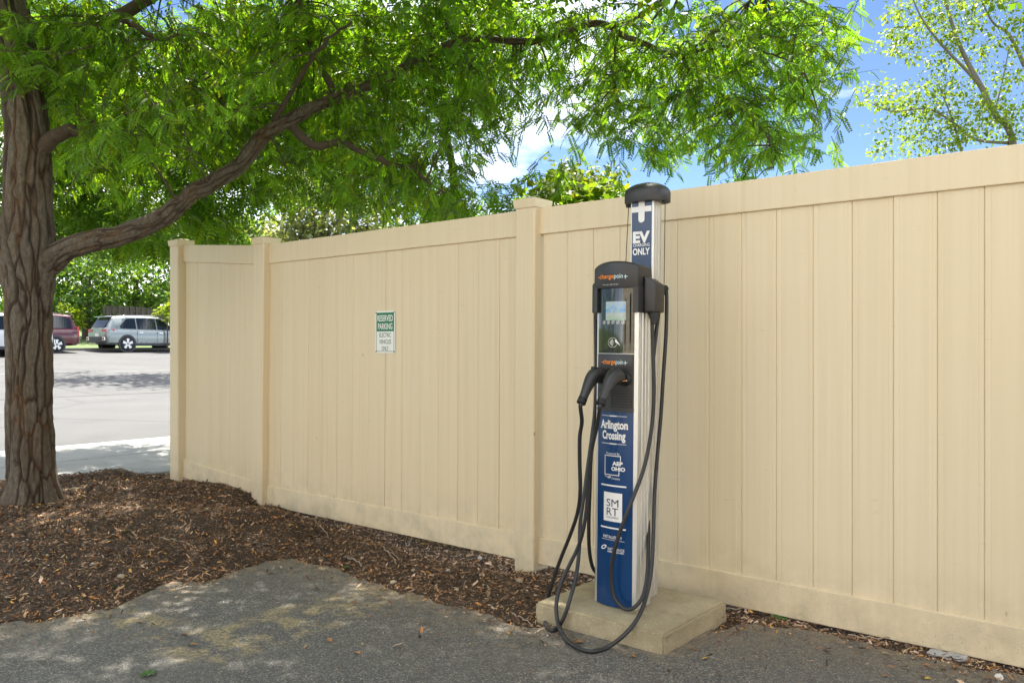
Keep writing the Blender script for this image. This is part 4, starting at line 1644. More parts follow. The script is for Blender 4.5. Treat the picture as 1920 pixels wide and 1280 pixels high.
for px, py, Y in anchors:
    tip = np.array(pxy(px, py, Y))
    j = np.argmin(((bank - tip) ** 2).sum(1) + rng.random(len(bank)) * 0.10)
    src = bank[j]
    d = tip - src
    dist = np.linalg.norm(d)
    d = d / max(dist, 1e-3)
    d = d * 0.7 + np.array([rng.normal(0, 0.5), rng.normal(0, 0.5), 0.05 + rng.normal(0, 0.25)])
    L = rng.uniform(0.24, 0.46)
    st = tip - d / np.linalg.norm(d) * L * 0.6
    add_twig(st, d, L, 9)
    if rng.random() < 0.16 and dist > 0.3:
        mid = (src + st) / 2 + np.array([0, 0, 0.05 * dist])
        S = spline([src, mid, st], 8)
        tw.tube([tuple(q - np.array(T0)) for q in S], np.linspace(0.006 + 0.004 * dist, 0.003, 8), 5, cap=False)
nvis = len(pos)
col = greens(nvis, (0.082, 0.18, 0.018), 0.42, 0.4)
v, f, c = scatter_leaves(CT, CTF, np.array(pos), np.array(dirs), rng.normal(0, 0.95, nvis), np.array(size), col)
me = mesh_np('crown', v - np.array(T0), f, c)
o = link('crown', me, LEAF, tree)
o['kind'] = 'stuff'
print('visible locust leaves', nvis, 'faces', len(f))
# the crown above the picture: shades the bed and the lot
CT2, CTF2 = compound_leaf(4, 0.22, 0.34)
NU = 0
pos, dirs, size = [], [], []
clumps = []
while len(clumps) < 295:
    q = rng.uniform(-1, 1, 3)
    if np.linalg.norm(q) < 1:
        p = np.array([-1.2, 5.0, 4.6]) + q * np.array([4.8, 2.5, 1.9])
        if p[2] > ZC + (HOR + 60) / F * p[1]:
            clumps.append(p)
for p in clumps:
    k = rng.integers(35, 62)
    off = rng.normal(0, 1, (k, 3)) * np.array([0.36, 0.36, 0.16])
    for q in off:
        pos.append(p + q)
        dirs.append(q + rng.normal(0, 0.3, 3) + np.array([0, 0, -0.15]))
        size.append(rng.uniform(0.16, 0.25))
P_ = np.array(pos)
vis = P_[:, 2] > ZC + (HOR + 25) / F * P_[:, 1]
P_, D_, S_ = P_[vis], np.array(dirs)[vis], np.array(size)[vis]
col = greens(len(P_), (0.075, 0.16, 0.022), 0.25, 0.2)
v, f, c = scatter_leaves(CT2, CTF2, P_, D_, rng.normal(0, 0.5, len(P_)), S_, col)
me = mesh_np('upper_crown', v - np.array(T0), f, c)
o = link('upper_crown', me, LEAF, tree)
o['kind'] = 'stuff'
o = tw.build('twigs', TWIG, tree)
o['kind'] = 'stuff'


# ================================================================== BACKGROUND TREES
def bg_tree(name, label, base, stems, clumps, leaf_n, leaf_size, colour, bark=GREYBARK, tmpl='simple', trans=None, group=None, yellow=0.2, spread=0.25, flat_=0.6):
    """base world point; stems: lists of (point, radius) in world; clumps: (centre, radii)"""
    root = empty(name, base)
    tag(root, label, 'tree', group)
    B = np.array(base)
    m = MB()
    for st in stems:
        P = spline([[*p, r] for p, r in st], 6 * len(st))
        m.tube(P[:, :3] - B, P[:, 3], 8)
    m.build('trunk', bark, root, smooth=True)
    tot = sum(r[0] * r[2] for _, r in clumps)
    pos, dirs = [], []
    for cpt, r in clumps:
        k = max(6, int(leaf_n * r[0] * r[2] / tot))
        nsub = max(3, k // 26)
        subs = rng.normal(0, 0.5, (nsub, 3)).clip(-1, 1) * np.array(r) + np.array(cpt)
        which = rng.integers(0, nsub, k)
        off = rng.normal(0, 1, (k, 3)) * np.array(r) * 0.22
        p = subs[which] + off
        pos.append(p)
        dirs.append(off / np.maximum(1e-3, np.linalg.norm(off, axis=1, keepdims=True)) + rng.normal(0, 0.5, (k, 3)) + np.array([0, 0, -0.35]))
    pos, dirs = np.vstack(pos), np.vstack(dirs)
    n = len(pos)
    tv, tf = {'simple': simple_leaf, 'lobed': lobed_leaf, 'pinnate': lambda: compound_leaf(5, 0.16, 0.30)}[tmpl]()
    v, f, c = scatter_leaves(tv, tf, pos, dirs, rng.normal(0, flat_, n), rng.uniform(0.7, 1.3, n) * leaf_size, greens(n, colour, spread, yellow))
    me = mesh_np('crown', v - B, f, c)
    o = link('crown', me, LEAFB, root)
    o['kind'] = 'stuff'
    return root


def clump_px(lst, Y, dy=1.0, jitter=0.5):
    out = []
    for px, py, rx, ry in lst:
        y = Y + rng.uniform(-jitter, jitter)
        p = pxy(px, py, y)
        out.append((np.array(p), np.array([rx / F * y, dy, ry / F * y])))
    return out


def stem_px(rows, Y):
    return [(np.array(pxy(a, b, Y + d)), r) for a, b, d, r in rows]


# sparse pale tree at the right
YR = 13.0
bg_tree('sparse_tree', 'sparse tall tree with pale grey stems and yellow-green leaves above the fence at right', fw(1, 12.5, -0.1) if False else Vector((pxy(1905, 646, YR).x, YR, -0.1)),
        [stem_px([(1925, 786, 0, 0.0880), (1915, 500, 0, 0.0715), (1899, 269, 0, 0.0550), (1865, 214, 0, 0.0468), (1839, 162, 0, 0.0413), (1805, 98, 0.1, 0.0330), (1779, 26, 0.2, 0.0248), (1755, -70, 0.3, 0.0165)], YR),
         stem_px([(1839, 162, 0, 0.0330), (1810, 130, -0.1, 0.0248), (1766, 85, -0.2, 0.0193), (1728, 34, -0.3, 0.0138), (1700, -30, -0.4, 0.0083)], YR),
         stem_px([(1925, 500, 0.2, 0.0605), (1945, 200, 0.3, 0.0440), (1918, 118, 0.3, 0.0330), (1890, 64, 0.3, 0.0248), (1860, 40, 0.3, 0.0165), (1830, -20, 0.3, 0.0110)], YR),
         stem_px([(1899, 269, 0.1, 0.0275), (1830, 262, -0.2, 0.0220), (1790, 232, -0.4, 0.0165), (1740, 205, -0.6, 0.0121), (1672, 209, -0.8, 0.0077), (1625, 190, -0.9, 0.0039)], YR),
         stem_px([(1830, 420, 0.1, 0.0330), (1803, 285, -0.2, 0.0220), (1783, 218, -0.3, 0.0138), (1760, 160, -0.4, 0.0077)], YR),
         stem_px([(1865, 214, 0.0, 0.0165), (1880, 150, 0.0, 0.0110), (1892, 90, 0, 0.0066)], YR)],
        clump_px([(1632, 190, 42, 20), (1690, 188, 50, 28), (1752, 165, 50, 32), (1705, 232, 60, 26), (1790, 236, 60, 34), (1838, 208, 44, 34), (1716, 272, 52, 22), (1770, 270, 40, 20), (1672, 258, 26, 14),
                  (1690, 28, 40, 28), (1735, 60, 52, 32), (1694, 72, 34, 18), (1772, 104, 34, 30), (1800, 36, 52, 32), (1850, 96, 34, 32), (1872, 148, 44, 30), (1892, 205, 34, 40), (1902, 56, 34, 48), (1912, 250, 26, 28),
                  (1758, 12, 52, 24), (1850, 10, 52, 24), (1900, -40, 80, 40), (1780, -50, 90, 40)], YR, 0.7),
        8600, 0.068, (0.12, 0.195, 0.03), yellow=0.4)

# yellow-green maple just behind the middle of the fence
bg_tree('maple_tree', 'bright yellow-green maple peeking over the fence beside the charger', Vector((pxy(1085, 646, 8.6).x, 8.6, -0.1)),
        [[(np.array((pxy(1085, 646, 8.6).x, 8.6, -0.1)), 0.07), (np.array(pxy(1085, 480, 8.6)), 0.05), (np.array(pxy(1080, 380, 8.6)), 0.03)]],
        clump_px([(1050, 362, 46, 26), (1105, 368, 50, 22), (1150, 374, 32, 14), (1060, 400, 60, 30), (1130, 410, 60, 30), (1000, 378, 50, 24), (1022, 340, 22, 12)], 8.6, 0.5, 0.3),
        1900, 0.08, (0.10, 0.18, 0.02), tmpl='lobed', yellow=0.6)
bg_tree('round_tree', 'round green tree crown far behind the bright maple', Vector((pxy(1095, 646, 24).x, 24, -0.1)),
        [[(np.array((pxy(1095, 646, 24).x, 24, -0.1)), 0.2), (np.array(pxy(1095, 430, 24)), 0.12), (np.array(pxy(1095, 340, 24)), 0.06)]],
        clump_px([(1095, 330, 52, 22), (1070, 352, 46, 26), (1125, 348, 36, 22), (1090, 380, 70, 34)], 24, 1.0),
        2600, 0.16, (0.085, 0.13, 0.028), yellow=0.4)
# feathery silver-green tree behind the middle panel
YS_ = 15.0
bg_tree('feathery_tree', 'feathery silver-green tree with many grey stems behind the middle of the fence', Vector((pxy(610, 646, YS_).x, YS_, -0.1)),
        [stem_px([(620 + k * 14, 760, 0, 0.07), (612 + k * 22, 470, 0, 0.05), (600 + k * 34, 400, 0, 0.035), (590 + k * 44, 330, 0, 0.018)], YS_) for k in (-1.5, -0.6, 0.2, 1.0, 1.8)],
        clump_px([(560, 390, 60, 34), (620, 360, 60, 40), (690, 395, 60, 30), (600, 430, 80, 26), (690, 430, 80, 22), (540, 440, 50, 24), (640, 320, 50, 26), (760, 445, 50, 12), (580, 330, 40, 30)], YS_, 1.1),
        6500, 0.11, (0.16, 0.20, 0.10), yellow=0.15, spread=0.3)
# sunlit second locust beyond the sidewalk corner
Y2 = 8.7
bg_tree('second_locust', 'sunlit yellow-green locust crown glowing behind the big limb', Vector((pxy(850, 646, Y2).x, Y2, -0.08)),
        [stem_px([(850, 850, 0, 0.13), (848, 600, 0, 0.10), (842, 450, 0, 0.075), (800, 380, 0, 0.06), (720, 330, 0, 0.05), (600, 290, 0, 0.04), (460, 270, 0, 0.028), (300, 270, 0, 0.015), (180, 260, 0, 0.006)], Y2),
         stem_px([(842, 450, 0, 0.05), (850, 330, 0, 0.04), (820, 200, 0.1, 0.03), (760, 80, 0.2, 0.02), (700, -20, 0.2, 0.01)], Y2), stem_px([(600, 290, 0, 0.03), (520, 200, 0, 0.022), (440, 110, 0, 0.014), (380, 40, 0, 0.006)], Y2),
         stem_px([(460, 270, 0, 0.022), (400, 340, 0.1, 0.016), (330, 400, 0.1, 0.010), (250, 430, 0.1, 0.005)], Y2)],
        clump_px([(140, 330, 60, 50), (220, 300, 70, 50), (310, 300, 70, 50), (180, 400, 70, 40), (270, 390, 70, 40), (340, 430, 60, 30), (400, 400, 70, 40), (450, 350, 70, 45), (420, 450, 60, 25), (520, 300, 70, 45),
                  (110, 250, 60, 50), (600, 260, 70, 45), (700, 280, 70, 40), (760, 330, 60, 40), (820, 380, 50, 30), (300, 460, 60, 20), (200, 210, 70, 50), (330, 200, 80, 50), (480, 180, 80, 60), (620, 170, 80, 60), (760, 200, 80, 50),
                  (880, 400, 50, 26), (940, 385, 44, 26), (660, 350, 60, 30), (130, 440, 60, 26), (230, 460, 60, 20), (20, 300, 50, 60), (10, 420, 40, 60),
                  (150, 100, 80, 60), (330, 90, 60, 40), (500, 70, 90, 60), (650, 60, 90, 60), (820, 70, 90, 60), (40, 60, 70, 70), (900, 150, 70, 50), (930, 30, 70, 40), (420, 130, 80, 60), (60, 170, 60, 60)], Y2, 0.9),
        19000, 0.16, (0.075, 0.17, 0.016), bark=TWIG, tmpl='pinnate', yellow=0.4)
# trees across the street behind the parked cars
FAR = [('far_tree', 'dark green tree with visible trunk behind the red van', 165, 47, [(150, 520, 60, 34), (120, 480, 60, 40), (190, 490, 50, 40), (160, 560, 60, 20), (90, 540, 50, 30), (130, 590, 60, 18), (200, 595, 40, 14)], (0.06, 0.13, 0.025), 0.26, 4200),
       ('far_tree', 'mid green tree over the wooden fence behind the silver car', 255, 50, [(240, 500, 60, 44), (285, 520, 50, 30), (210, 540, 50, 26), (260, 560, 60, 22), (230, 590, 60, 16), (300, 590, 40, 20)], (0.085, 0.17, 0.03), 0.26, 3600),
       ('far_tree', 'dark evergreen tree beside the end post of the tan fence', 345, 52, [(320, 530, 30, 40), (330, 470, 50, 50), (300, 560, 26, 16), (370, 500, 50, 50)], (0.05, 0.105, 0.03), 0.22, 3200),
       ('far_tree', 'tall green tree at the left edge beyond the street', -20, 50, [(-10, 500, 60, 60), (10, 580, 40, 40), (-60, 560, 60, 40), (40, 480, 60, 50)], (0.08, 0.17, 0.025), 0.26, 3000),
       ('far_tree', 'broad pale green tree standing furthest behind the wooden fence', 200, 64, [(140, 570, 90, 40), (260, 570, 90, 40), (60, 580, 70, 40), (340, 570, 60, 40), (120, 450, 90, 50), (220, 440, 90, 50), (320, 430, 90, 50), (170, 400, 90, 40), (420, 440, 80, 40), (500, 450, 60, 30)], (0.10, 0.18, 0.035), 0.55, 14000)]
for nm, lab, px, Y, cl, colr, ls, nn in FAR:
    gz = float(terr_z(fl(pxy(px, 646, Y).x, Y)[0]))
    b = Vector((pxy(px, 646, Y).x, Y, gz))
    top = np.array(pxy(px, 520, Y))
    bg_tree(nm, lab, b, [[(np.array(b), 0.34), (np.array(b) + np.array([0, 0, (top[2] - gz) * 0.5]), 0.27), (top, 0.14)]], clump_px(cl, Y, 1.6, 1.0), nn, ls, colr, bark=TWIG, yellow=0.25, spread=0.35)
YT = 28.0
bT = Vector((pxy(385, 646, YT).x, YT, float(terr_z(fl(pxy(385, 646, YT).x, YT)[0]))))
bg_tree('lot_tree', 'tall tree in the far lot rising behind the short end panel of the fence', bT, [[(np.array(bT), 0.22), (np.array(pxy(385, 420, YT)), 0.17), (np.array(pxy(370, 300, YT)), 0.12), (np.array(pxy(340, 180, YT)), 0.05)]],
        clump_px([(220, 250, 70, 40), (300, 220, 80, 50), (380, 260, 80, 50), (330, 320, 80, 40), (250, 310, 60, 30), (440, 300, 70, 50), (360, 160, 90, 50), (200, 330, 40, 20)], YT, 2.2, 1.0), 3000, 0.24, (0.08, 0.16, 0.025), bark=TWIG, yellow=0.3, spread=0.3)
b = Vector((pxy(118, 646, 45.2).x, 45.2, float(terr_z(fl(pxy(118, 646, 45.2).x, 45.2)[0])) + 0.1))
for px, py, Y, lab in ((128, 588, 44.5, 'sunlit yellow-green shrub behind the roof of the red van'), (314, 582, 41.5, 'bright leafy branch end of a shrub beside the tan end post')):
    gz = float(terr_z(fl(pxy(px, 646, Y).x, Y)[0])) + 0.1
    b = Vector((pxy(px, 646, Y).x, Y, gz))
    tp = np.array(pxy(px, py + 10, Y))
    o = bg_tree('shrub', lab, b, [[(np.array(b), 0.05), ((np.array(b) + tp) / 2, 0.035), (tp, 0.02)]], clump_px([(px, py, 20, 9), (px + 8, py + 12, 16, 10), (px - 6, py - 8, 12, 7)], Y, 0.6, 0.2), 420, 0.20, (0.13, 0.20, 0.02), bark=TWIG, yellow=0.6)
    o['category'] = 'shrub'

# ================================================================== PARKED VEHICLES
def car_paint(name, col, metal=0.3, rough=0.28):
    return plain(name, col, rough, metal, var=0.05, scale=3, **{'Coat Weight': 0.7, 'Coat Roughness': 0.06})


CARGLASS = plain('car_glass', (0.012, 0.016, 0.017), 0.05, var=0.1, scale=3, **{'Specular IOR Level': 0.8})
TYRE = plain('tyre_rubber', (0.018, 0.018, 0.019), 0.85, var=0.2, scale=9)
RIM = plain('alloy_rim', (0.60, 0.60, 0.61), 0.3, 0.8, var=0.05)
CLAD = plain('dark_cladding', (0.045, 0.05, 0.055), 0.6, var=0.1)
REDL = plain('red_lens', (0.45, 0.02, 0.015), 0.15, var=0.15, scale=20)
CHROME = plain('chrome_trim', (0.75, 0.75, 0.76), 0.15, 0.9, var=0.03)


def make_car(name, label, st, axles, paint, windows, roof_rear, wheel_r, loc_, heading, tail, van=False):
    root = empty(name, loc_, (0, 0, heading))
    tag(root, label, 'car' if not van else 'van')
    X = np.array([s[0] for s in st])
    T = np.array(st)[:, 1:]

    def sec(x):
        return [float(np.interp(x, X, T[:, k])) for k in range(T.shape[1])]

    def half(x):
        w, zl, zb, zr, wr = sec(x)
        return [(0, zl), (w * 0.88, zl), (w * 0.985, zl + 0.10), (w, zl + (zb - zl) * 0.52), (w * 0.985, zb - 0.07), (w * 0.955, zb), (wr, zr - 0.07), (wr * 0.86, zr - 0.012), (0, zr + 0.012)]

    xs_ = np.unique(np.concatenate([X, np.linspace(X[0], X[-1], 46)]))
    v, f = [], []
    for x in xs_:
        h = half(x)
        ring_ = [(x, -y, z) for y, z in h] + [(x, y, z) for y, z in h[::-1][1:-1]]
        v += ring_
    n = len(half(0)) * 2 - 2
    for i in range(len(xs_) - 1):
        for k in range(n):
            k2 = (k + 1) % n
            f.append((i * n + k, (i + 1) * n + k, (i + 1) * n + k2, i * n + k2))
    f.append(tuple(range(n)))
    f.append(tuple((len(xs_) - 1) * n + k for k in range(n - 1, -1, -1)))
    m = MB()
    m.add(v, f)
    body = m.build('body', paint, root, smooth=True)

    def side(x, fr, s, off=0.008):
        w, zl, zb, zr, wr = sec(x)
        a, b = np.array([w * 0.955, zb]), np.array([wr, zr - 0.07])
        p = a + (b - a) * fr
        return (x, s * (p[0] + off), p[1])

    for s in (-1, 1):
        for win in windows:
            xa = np.linspace(win[0][0], win[-1][0], 9)
            lo = np.interp(xa, [p[0] for p in win], [p[1] for p in win])
            hi = np.interp(xa, [p[0] for p in win], [p[2] for p in win])
            v, f = [], []
            for x, a, b in zip(xa, lo, hi):
                v += [side(x, a, s), side(x, b, s)]
            for i in range(8):
                q = (2 * i, 2 * i + 2, 2 * i + 3, 2 * i + 1)
                f.append(q if s < 0 else q[::-1])
            link('window', pyd('window', v, f), CARGLASS, root)
        # door seams and handles
        for xd in [w_[0][0] - 0.04 for w_ in windows[1:]]:
            w, zl, zb, zr, wr = sec(xd)
            m = MB()
            m.box(xd - 0.006, xd + 0.006, s * (w * 0.99) - 0.012, s * (w * 0.99) + 0.012, zl + 0.16, zb - 0.05)
            m.build('door_seam', CLAD, root)
            m = MB()
            m.box(xd + 0.10, xd + 0.30, s * w * 0.985 - 0.03, s * w * 0.985 + 0.03, zb - 0.17, zb - 0.13)
            m.build('door_handle', CHROME if not van else paint, root, bevel=0.01, seg=2)
        # sill cladding
        w, zl, zb, zr, wr = sec(0)
        m = MB()
        m.box(axles[0] + 0.3, axles[1] - 0.3, s * w * 0.97 - 0.03, s * w * 0.97 + 0.03, zl - 0.01, zl + 0.13)
        m.build('sill', CLAD, root, bevel=0.015)
        # mirror
        xm = windows[-1][-1][0] - 0.12
        w, zl, zb, zr, wr = sec(xm)
        m = MB()
        m.box(xm - 0.06, xm + 0.08, s * (w + 0.10) - 0.09, s * (w + 0.10) + 0.09, zb + 0.01, zb + 0.16)
        m.build('mirror', CLAD, root, bevel=0.03)
        # wheels
        for ax in axles:
            w = sec(ax)[0]
            m = MB()
            yy = s * (w + 0.002)
            m.tube([(ax, s * (w - 0.05), wheel_r), (ax, yy + s * 0.006, wheel_r)], wheel_r + 0.065, 28)
            m.build('wheel_arch', CLAD, root, smooth=False)
            m = MB()
            m.tube([(ax, s * (w - 0.22), wheel_r), (ax, s * (w - 0.20), wheel_r), (ax, yy - s * 0.0, wheel_r), (ax, yy + s * 0.022, wheel_r)], [wheel_r - 0.03, wheel_r, wheel_r, wheel_r - 0.035], 28)
            wh = m.build('wheel', TYRE, root, smooth=True)
            m = MB()
            m.tube([(ax, yy + s * 0.015, wheel_r), (ax, yy + s * 0.028, wheel_r)], [wheel_r * 0.66, wheel_r * 0.64], 28)
            m.build('rim_well', CLAD, wh)
            m = MB()
            for k in range(5):
                a = 2 * math.pi * k / 5 + 0.3
                c_, s_ = math.cos(a), math.sin(a)
                r0, r1, hw = 0.04, wheel_r * 0.67, 0.045
                y0_, y1_ = sorted((yy + s * 0.024, yy + s * 0.040))
                pts4 = [(r0, -hw * 0.8), (r1, -hw * 1.5), (r1, hw * 1.5), (r0, hw * 0.8)]
                v = [(ax + c_ * a_ - s_ * b_, y, wheel_r + s_ * a_ + c_ * b_) for y in (y0_, y1_) for a_, b_ in pts4]
                m.add(v, [(0, 1, 2, 3), (7, 6, 5, 4), (0, 4, 5, 1), (1, 5, 6, 2), (2, 6, 7, 3), (3, 7, 4, 0)])
            m.build('rim', RIM, wh)
    # rear: glass, lamps, bumper, plate
    xr = X[0]
    x1 = roof_rear
    w0, zl0, zb0, zr0, wr0 = sec(xr)
    w1, zl1, zb1, zr1, wr1 = sec(x1)
    v, f = [], []
    for fr in (0.12, 0.9):
        x = xr + (x1 - xr) * fr
        w, zl, zb, zr, wr = sec(x)
        for yf in (-0.80, -0.4, 0, 0.4, 0.80):
            v.append((x - 0.03, wr * yf * 0.98, zr + 0.010))
    link('rear_window', pyd('rear_window', v, [(k, 5 + k, 6 + k, 1 + k) for k in range(4)]), CARGLASS, root)
    m = MB()
    m.box(x1 - 0.20, x1 + 0.06, -wr1 * 0.88, wr1 * 0.88, zr1 - 0.015, zr1 + 0.025)
    m.build('spoiler', paint, root, bevel=0.01)
    for s in (-1, 1):
        m = MB()
        if tail == 'wide':
            v = [(xr - 0.015, s * 0.42, zb0 - 0.10), (xr - 0.015, s * w0 * 0.97, zb0 - 0.14), (xr + 0.34, s * (sec(xr + 0.34)[0] + 0.012), zb0 - 0.06), (xr + 0.34, s * (sec(xr + 0.34)[0] + 0.008), zb0 + 0.0),
                 (xr - 0.01, s * w0 * 0.96, zb0 + 0.02), (xr - 0.015, s * 0.42, zb0 - 0.01)]
            f = [(0, 1, 4, 5), (1, 2, 3, 4)]
            if s > 0:
                f = [q[::-1] for q in f]
            link('tail_light', pyd('tail_light', v, f), REDL, root)
        else:
            m.box(xr - 0.02, xr + 0.10, min(s * 0.74, s * 0.94), max(s * 0.74, s * 0.94), zb0 - 0.35, zb0 + 0.10)
            m.build('tail_light', REDL, root, bevel=0.02)
    m = MB()
    m.box(xr - 0.09, xr + 0.22, -w0 * 0.97, w0 * 0.97, zl0 + 0.0, zl0 + 0.30)
    m.build('rear_bumper', CLAD if tail == 'wide' else paint, root, bevel=0.04, seg=3)
    for s in (-1, 1):
        m = MB()
        m.box(xr - 0.098, xr - 0.06, min(s * 0.62, s * 0.84), max(s * 0.62, s * 0.84), zl0 + 0.11, zl0 + 0.27)
        b = m.build('reflector_surround', CHROME, root, bevel=0.01)
        m = MB()
        m.box(xr - 0.104, xr - 0.09, min(s * 0.66, s * 0.80), max(s * 0.66, s * 0.80), zl0 + 0.14, zl0 + 0.24)
        m.build('reflector', REDL, b)
    m = MB()
    m.box(xr - 0.03, xr + 0.02, -0.17, 0.17, zb0 - 0.36, zb0 - 0.20)
    m.build('licence_plate', SIGNW, root, bevel=0.004, seg=1)
    for s in (-1, 1):
        m = MB()
        m.tube([(x1 + 0.25, s * (wr1 * 0.84), zr1 + 0.03), (x1 + 0.4, s * wr1 * 0.86, zr1 + 0.055), (0.2, s * wr1 * 0.86, float(np.interp(0.2, X, T[:, 3])) + 0.05), (0.35, s * wr1 * 0.84, float(np.interp(0.35, X, T[:, 3])) + 0.01)], 0.018, 8)
        m.build('roof_rail', CHROME if not van else paint, root)
    # nose lamps
    xf = X[-1]
    for s in (-1, 1):
        m = MB()
        m.box(xf - 0.35, xf - 0.02, min(s * 0.55, s * 0.80), max(s * 0.55, s * 0.80), sec(xf)[2] - 0.18, sec(xf)[2] - 0.04)
        m.build('headlight', CARGLASS, root, bevel=0.03)
    return root


def ground_at(p):
    return float(terr_z(fl(p.x, p.y)[0])) + 0.004


HD = math.atan2(EY[1], EY[0]) + math.radians(4)
fd = Vector((math.cos(HD), math.sin(HD), 0))
lt = Vector((-fd.y, fd.x, 0))
# rear right wheel of the silver car stands at photo (237, 664)
wr_ = pxy(237, 646, 40.0)
wr_.z = 0
cpos = wr_ + fd * 1.395 + lt * 0.86
cpos.z = ground_at(cpos) - 0.01
SILVER = car_paint('silver_green_paint', (0.25, 0.285, 0.285), 0.45, 0.3)
suv_st = [(-2.36, 0.86, 0.42, 1.06, 1.10, 0.74), (-2.28, 0.93, 0.34, 1.07, 1.16, 0.74), (-1.98, 0.955, 0.32, 1.08, 1.66, 0.70), (-1.4, 0.965, 0.30, 1.07, 1.72, 0.72), (-0.4, 0.965, 0.28, 1.05, 1.735, 0.73), (0.4, 0.965, 0.28, 1.04, 1.70, 0.72),
          (0.9, 0.96, 0.28, 1.03, 1.50, 0.70), (1.45, 0.955, 0.30, 1.04, 1.14, 0.80), (2.0, 0.94, 0.32, 0.98, 1.04, 0.76), (2.4, 0.88, 0.34, 0.88, 0.94, 0.66), (2.53, 0.74, 0.40, 0.72, 0.78, 0.5)]
suv_win = [[(-1.72, 0.06, 0.30), (-1.35, 0.04, 0.88), (-0.92, 0.04, 0.92)], [(-0.86, 0.04, 0.92), (-0.35, 0.04, 0.93), (0.12, 0.04, 0.92)], [(0.18, 0.04, 0.92), (0.5, 0.04, 0.90), (1.18, 0.04, 0.32)]]
make_car('parked_car', 'silver-green sport utility car parked behind the tan end post', suv_st, (-1.395, 1.395), SILVER, suv_win, -1.98, 0.375, cpos, HD, 'wide')
# red van ahead of it in the row, nose to the left
rear_suv = wr_ - fd * 1.0
vrear = rear_suv - fd * 1.25
RED = car_paint('dark_red_paint', (0.085, 0.006, 0.014), 0.2, 0.25)
van_st = [(-2.55, 0.90, 0.40, 1.05, 1.12, 0.80), (-2.48, 0.96, 0.32, 1.06, 1.25, 0.78), (-2.25, 0.985, 0.30, 1.06, 1.70, 0.76), (-1.5, 0.99, 0.28, 1.06, 1.745, 0.77), (0.2, 0.99, 0.27, 1.05, 1.74, 0.77), (0.9, 0.985, 0.27, 1.04, 1.60, 0.74),
          (1.7, 0.97, 0.28, 1.02, 1.12, 0.78), (2.3, 0.92, 0.30, 0.92, 0.98, 0.7), (2.58, 0.76, 0.36, 0.72, 0.78, 0.5)]
van_win = [[(-2.2, 0.05, 0.80), (-1.9, 0.05, 0.93), (-1.25, 0.05, 0.93)], [(-1.10, 0.05, 0.93), (-0.5, 0.05, 0.94), (0.0, 0.05, 0.93)], [(0.10, 0.05, 0.93), (0.5, 0.05, 0.9), (1.3, 0.05, 0.25)]]
vpos = vrear - fd * 2.55 + lt * 0.95
vpos.z = ground_at(vpos) - 0.01
make_car('parked_van', 'dark red minivan parked beyond the tree trunk', van_st, (-1.52, 1.55), RED, van_win, -2.25, 0.345, vpos, HD + math.pi, 'tall', van=True)
WHITE = car_paint('white_paint', (0.62, 0.64, 0.66), 0.0, 0.3)
wpos = pxy(-34, 646, 33.5)
wpos.z = ground_at(wpos) - 0.01
make_car('parked_car', 'white car just showing at the left edge behind the trunk', suv_st, (-1.395, 1.395), WHITE, suv_win, -1.98, 0.36, wpos, HD + math.pi, 'wide')

# ================================================================== WOODEN FENCE ACROSS THE STREET
WOOD = mat_wood('weathered_wood', (0.055, 0.045, 0.037), (0.12, 0.10, 0.082))
wf0 = pxy(196, 646, 46.0)
wfence = empty('wooden_fence', (wf0.x, wf0.y, 0), (0, 0, math.atan2(EY[1], EY[0])))
tag(wfence, 'weathered brown wooden slat fence behind the silver car', 'fence')
for k in range(30):
    u = k * 0.165
    ztop = 3.30 - 0.05 * max(0, u - 1.5) - 0.10 * max(0, u - 2.6) + random.uniform(-0.02, 0.02)
    zb = 1.15
    m = MB()
    yo = 0.0 if k % 2 else 0.05
    m.add([(-0.068, -0.011, zb), (0.068, -0.011, zb), (0.068, 0.011, zb), (-0.068, 0.011, zb), (-0.068, -0.011, ztop - 0.05), (0.068, -0.011, ztop - 0.05), (0.068, 0.011, ztop - 0.05), (-0.068, 0.011, ztop - 0.05),
           (-0.035, -0.011, ztop), (0.035, -0.011, ztop), (0.035, 0.011, ztop), (-0.035, 0.011, ztop)],
          [(3, 2, 1, 0), (0, 1, 5, 4), (1, 2, 6, 5), (2, 3, 7, 6), (3, 0, 4, 7), (4, 5, 9, 8), (5, 6, 10, 9), (6, 7, 11, 10), (7, 4, 8, 11), (8, 9, 10, 11)])
    o = m.build('slat', WOOD, wfence)
    o.location = (u, yo, 0)
for z in (1.5, 2.3, 2.95):
    m = MB()
    m.box(-0.1, 4.9, 0.012, 0.048, z, z + 0.09)
    m.build('rail', WOOD, wfence)

# ================================================================== MULCH, LITTER, STONES, TWIGS
NCH = 140000
PAL = np.array([(0.036, 0.024, 0.015), (0.075, 0.050, 0.030), (0.13, 0.085, 0.050), (0.22, 0.155, 0.09), (0.31, 0.245, 0.165), (0.25, 0.125, 0.045), (0.36, 0.31, 0.25), (0.40, 0.25, 0.06)])
PWT = np.array([0.20, 0.24, 0.22, 0.14, 0.08, 0.07, 0.035, 0.02])
cx = rng.uniform(-5.6, 2.6, NCH * 5)
cy = rng.uniform(2.7, 8.2, NCH * 5)
clx = cx * EX[0] + cy * EX[1]
cly = cx * EY[0] + cy * EY[1]
bd = bdist(cx, cy)
edge = np.where(rng.random(len(cx)) < 0.7, rng.exponential(0.07, len(cx)), rng.exponential(0.28, len(cx)))
inpad = (clx > px0 - 0.01) & (clx < px1 + 0.01) & (cly > py0 - 0.01) & (cly < py1 + 0.01)
inview = np.abs(cx / cy) < 0.68
keep = (bd > -edge * (rng.random(len(cx)) < 0.5)) & (clx > -6.62) & (cly < 3.85) & ~inpad & inview & (clx < 1.6)
keep &= ~((bd < 0) & (rng.random(len(cx)) < 0.25))
ii = np.nonzero(keep)[0][:NCH]
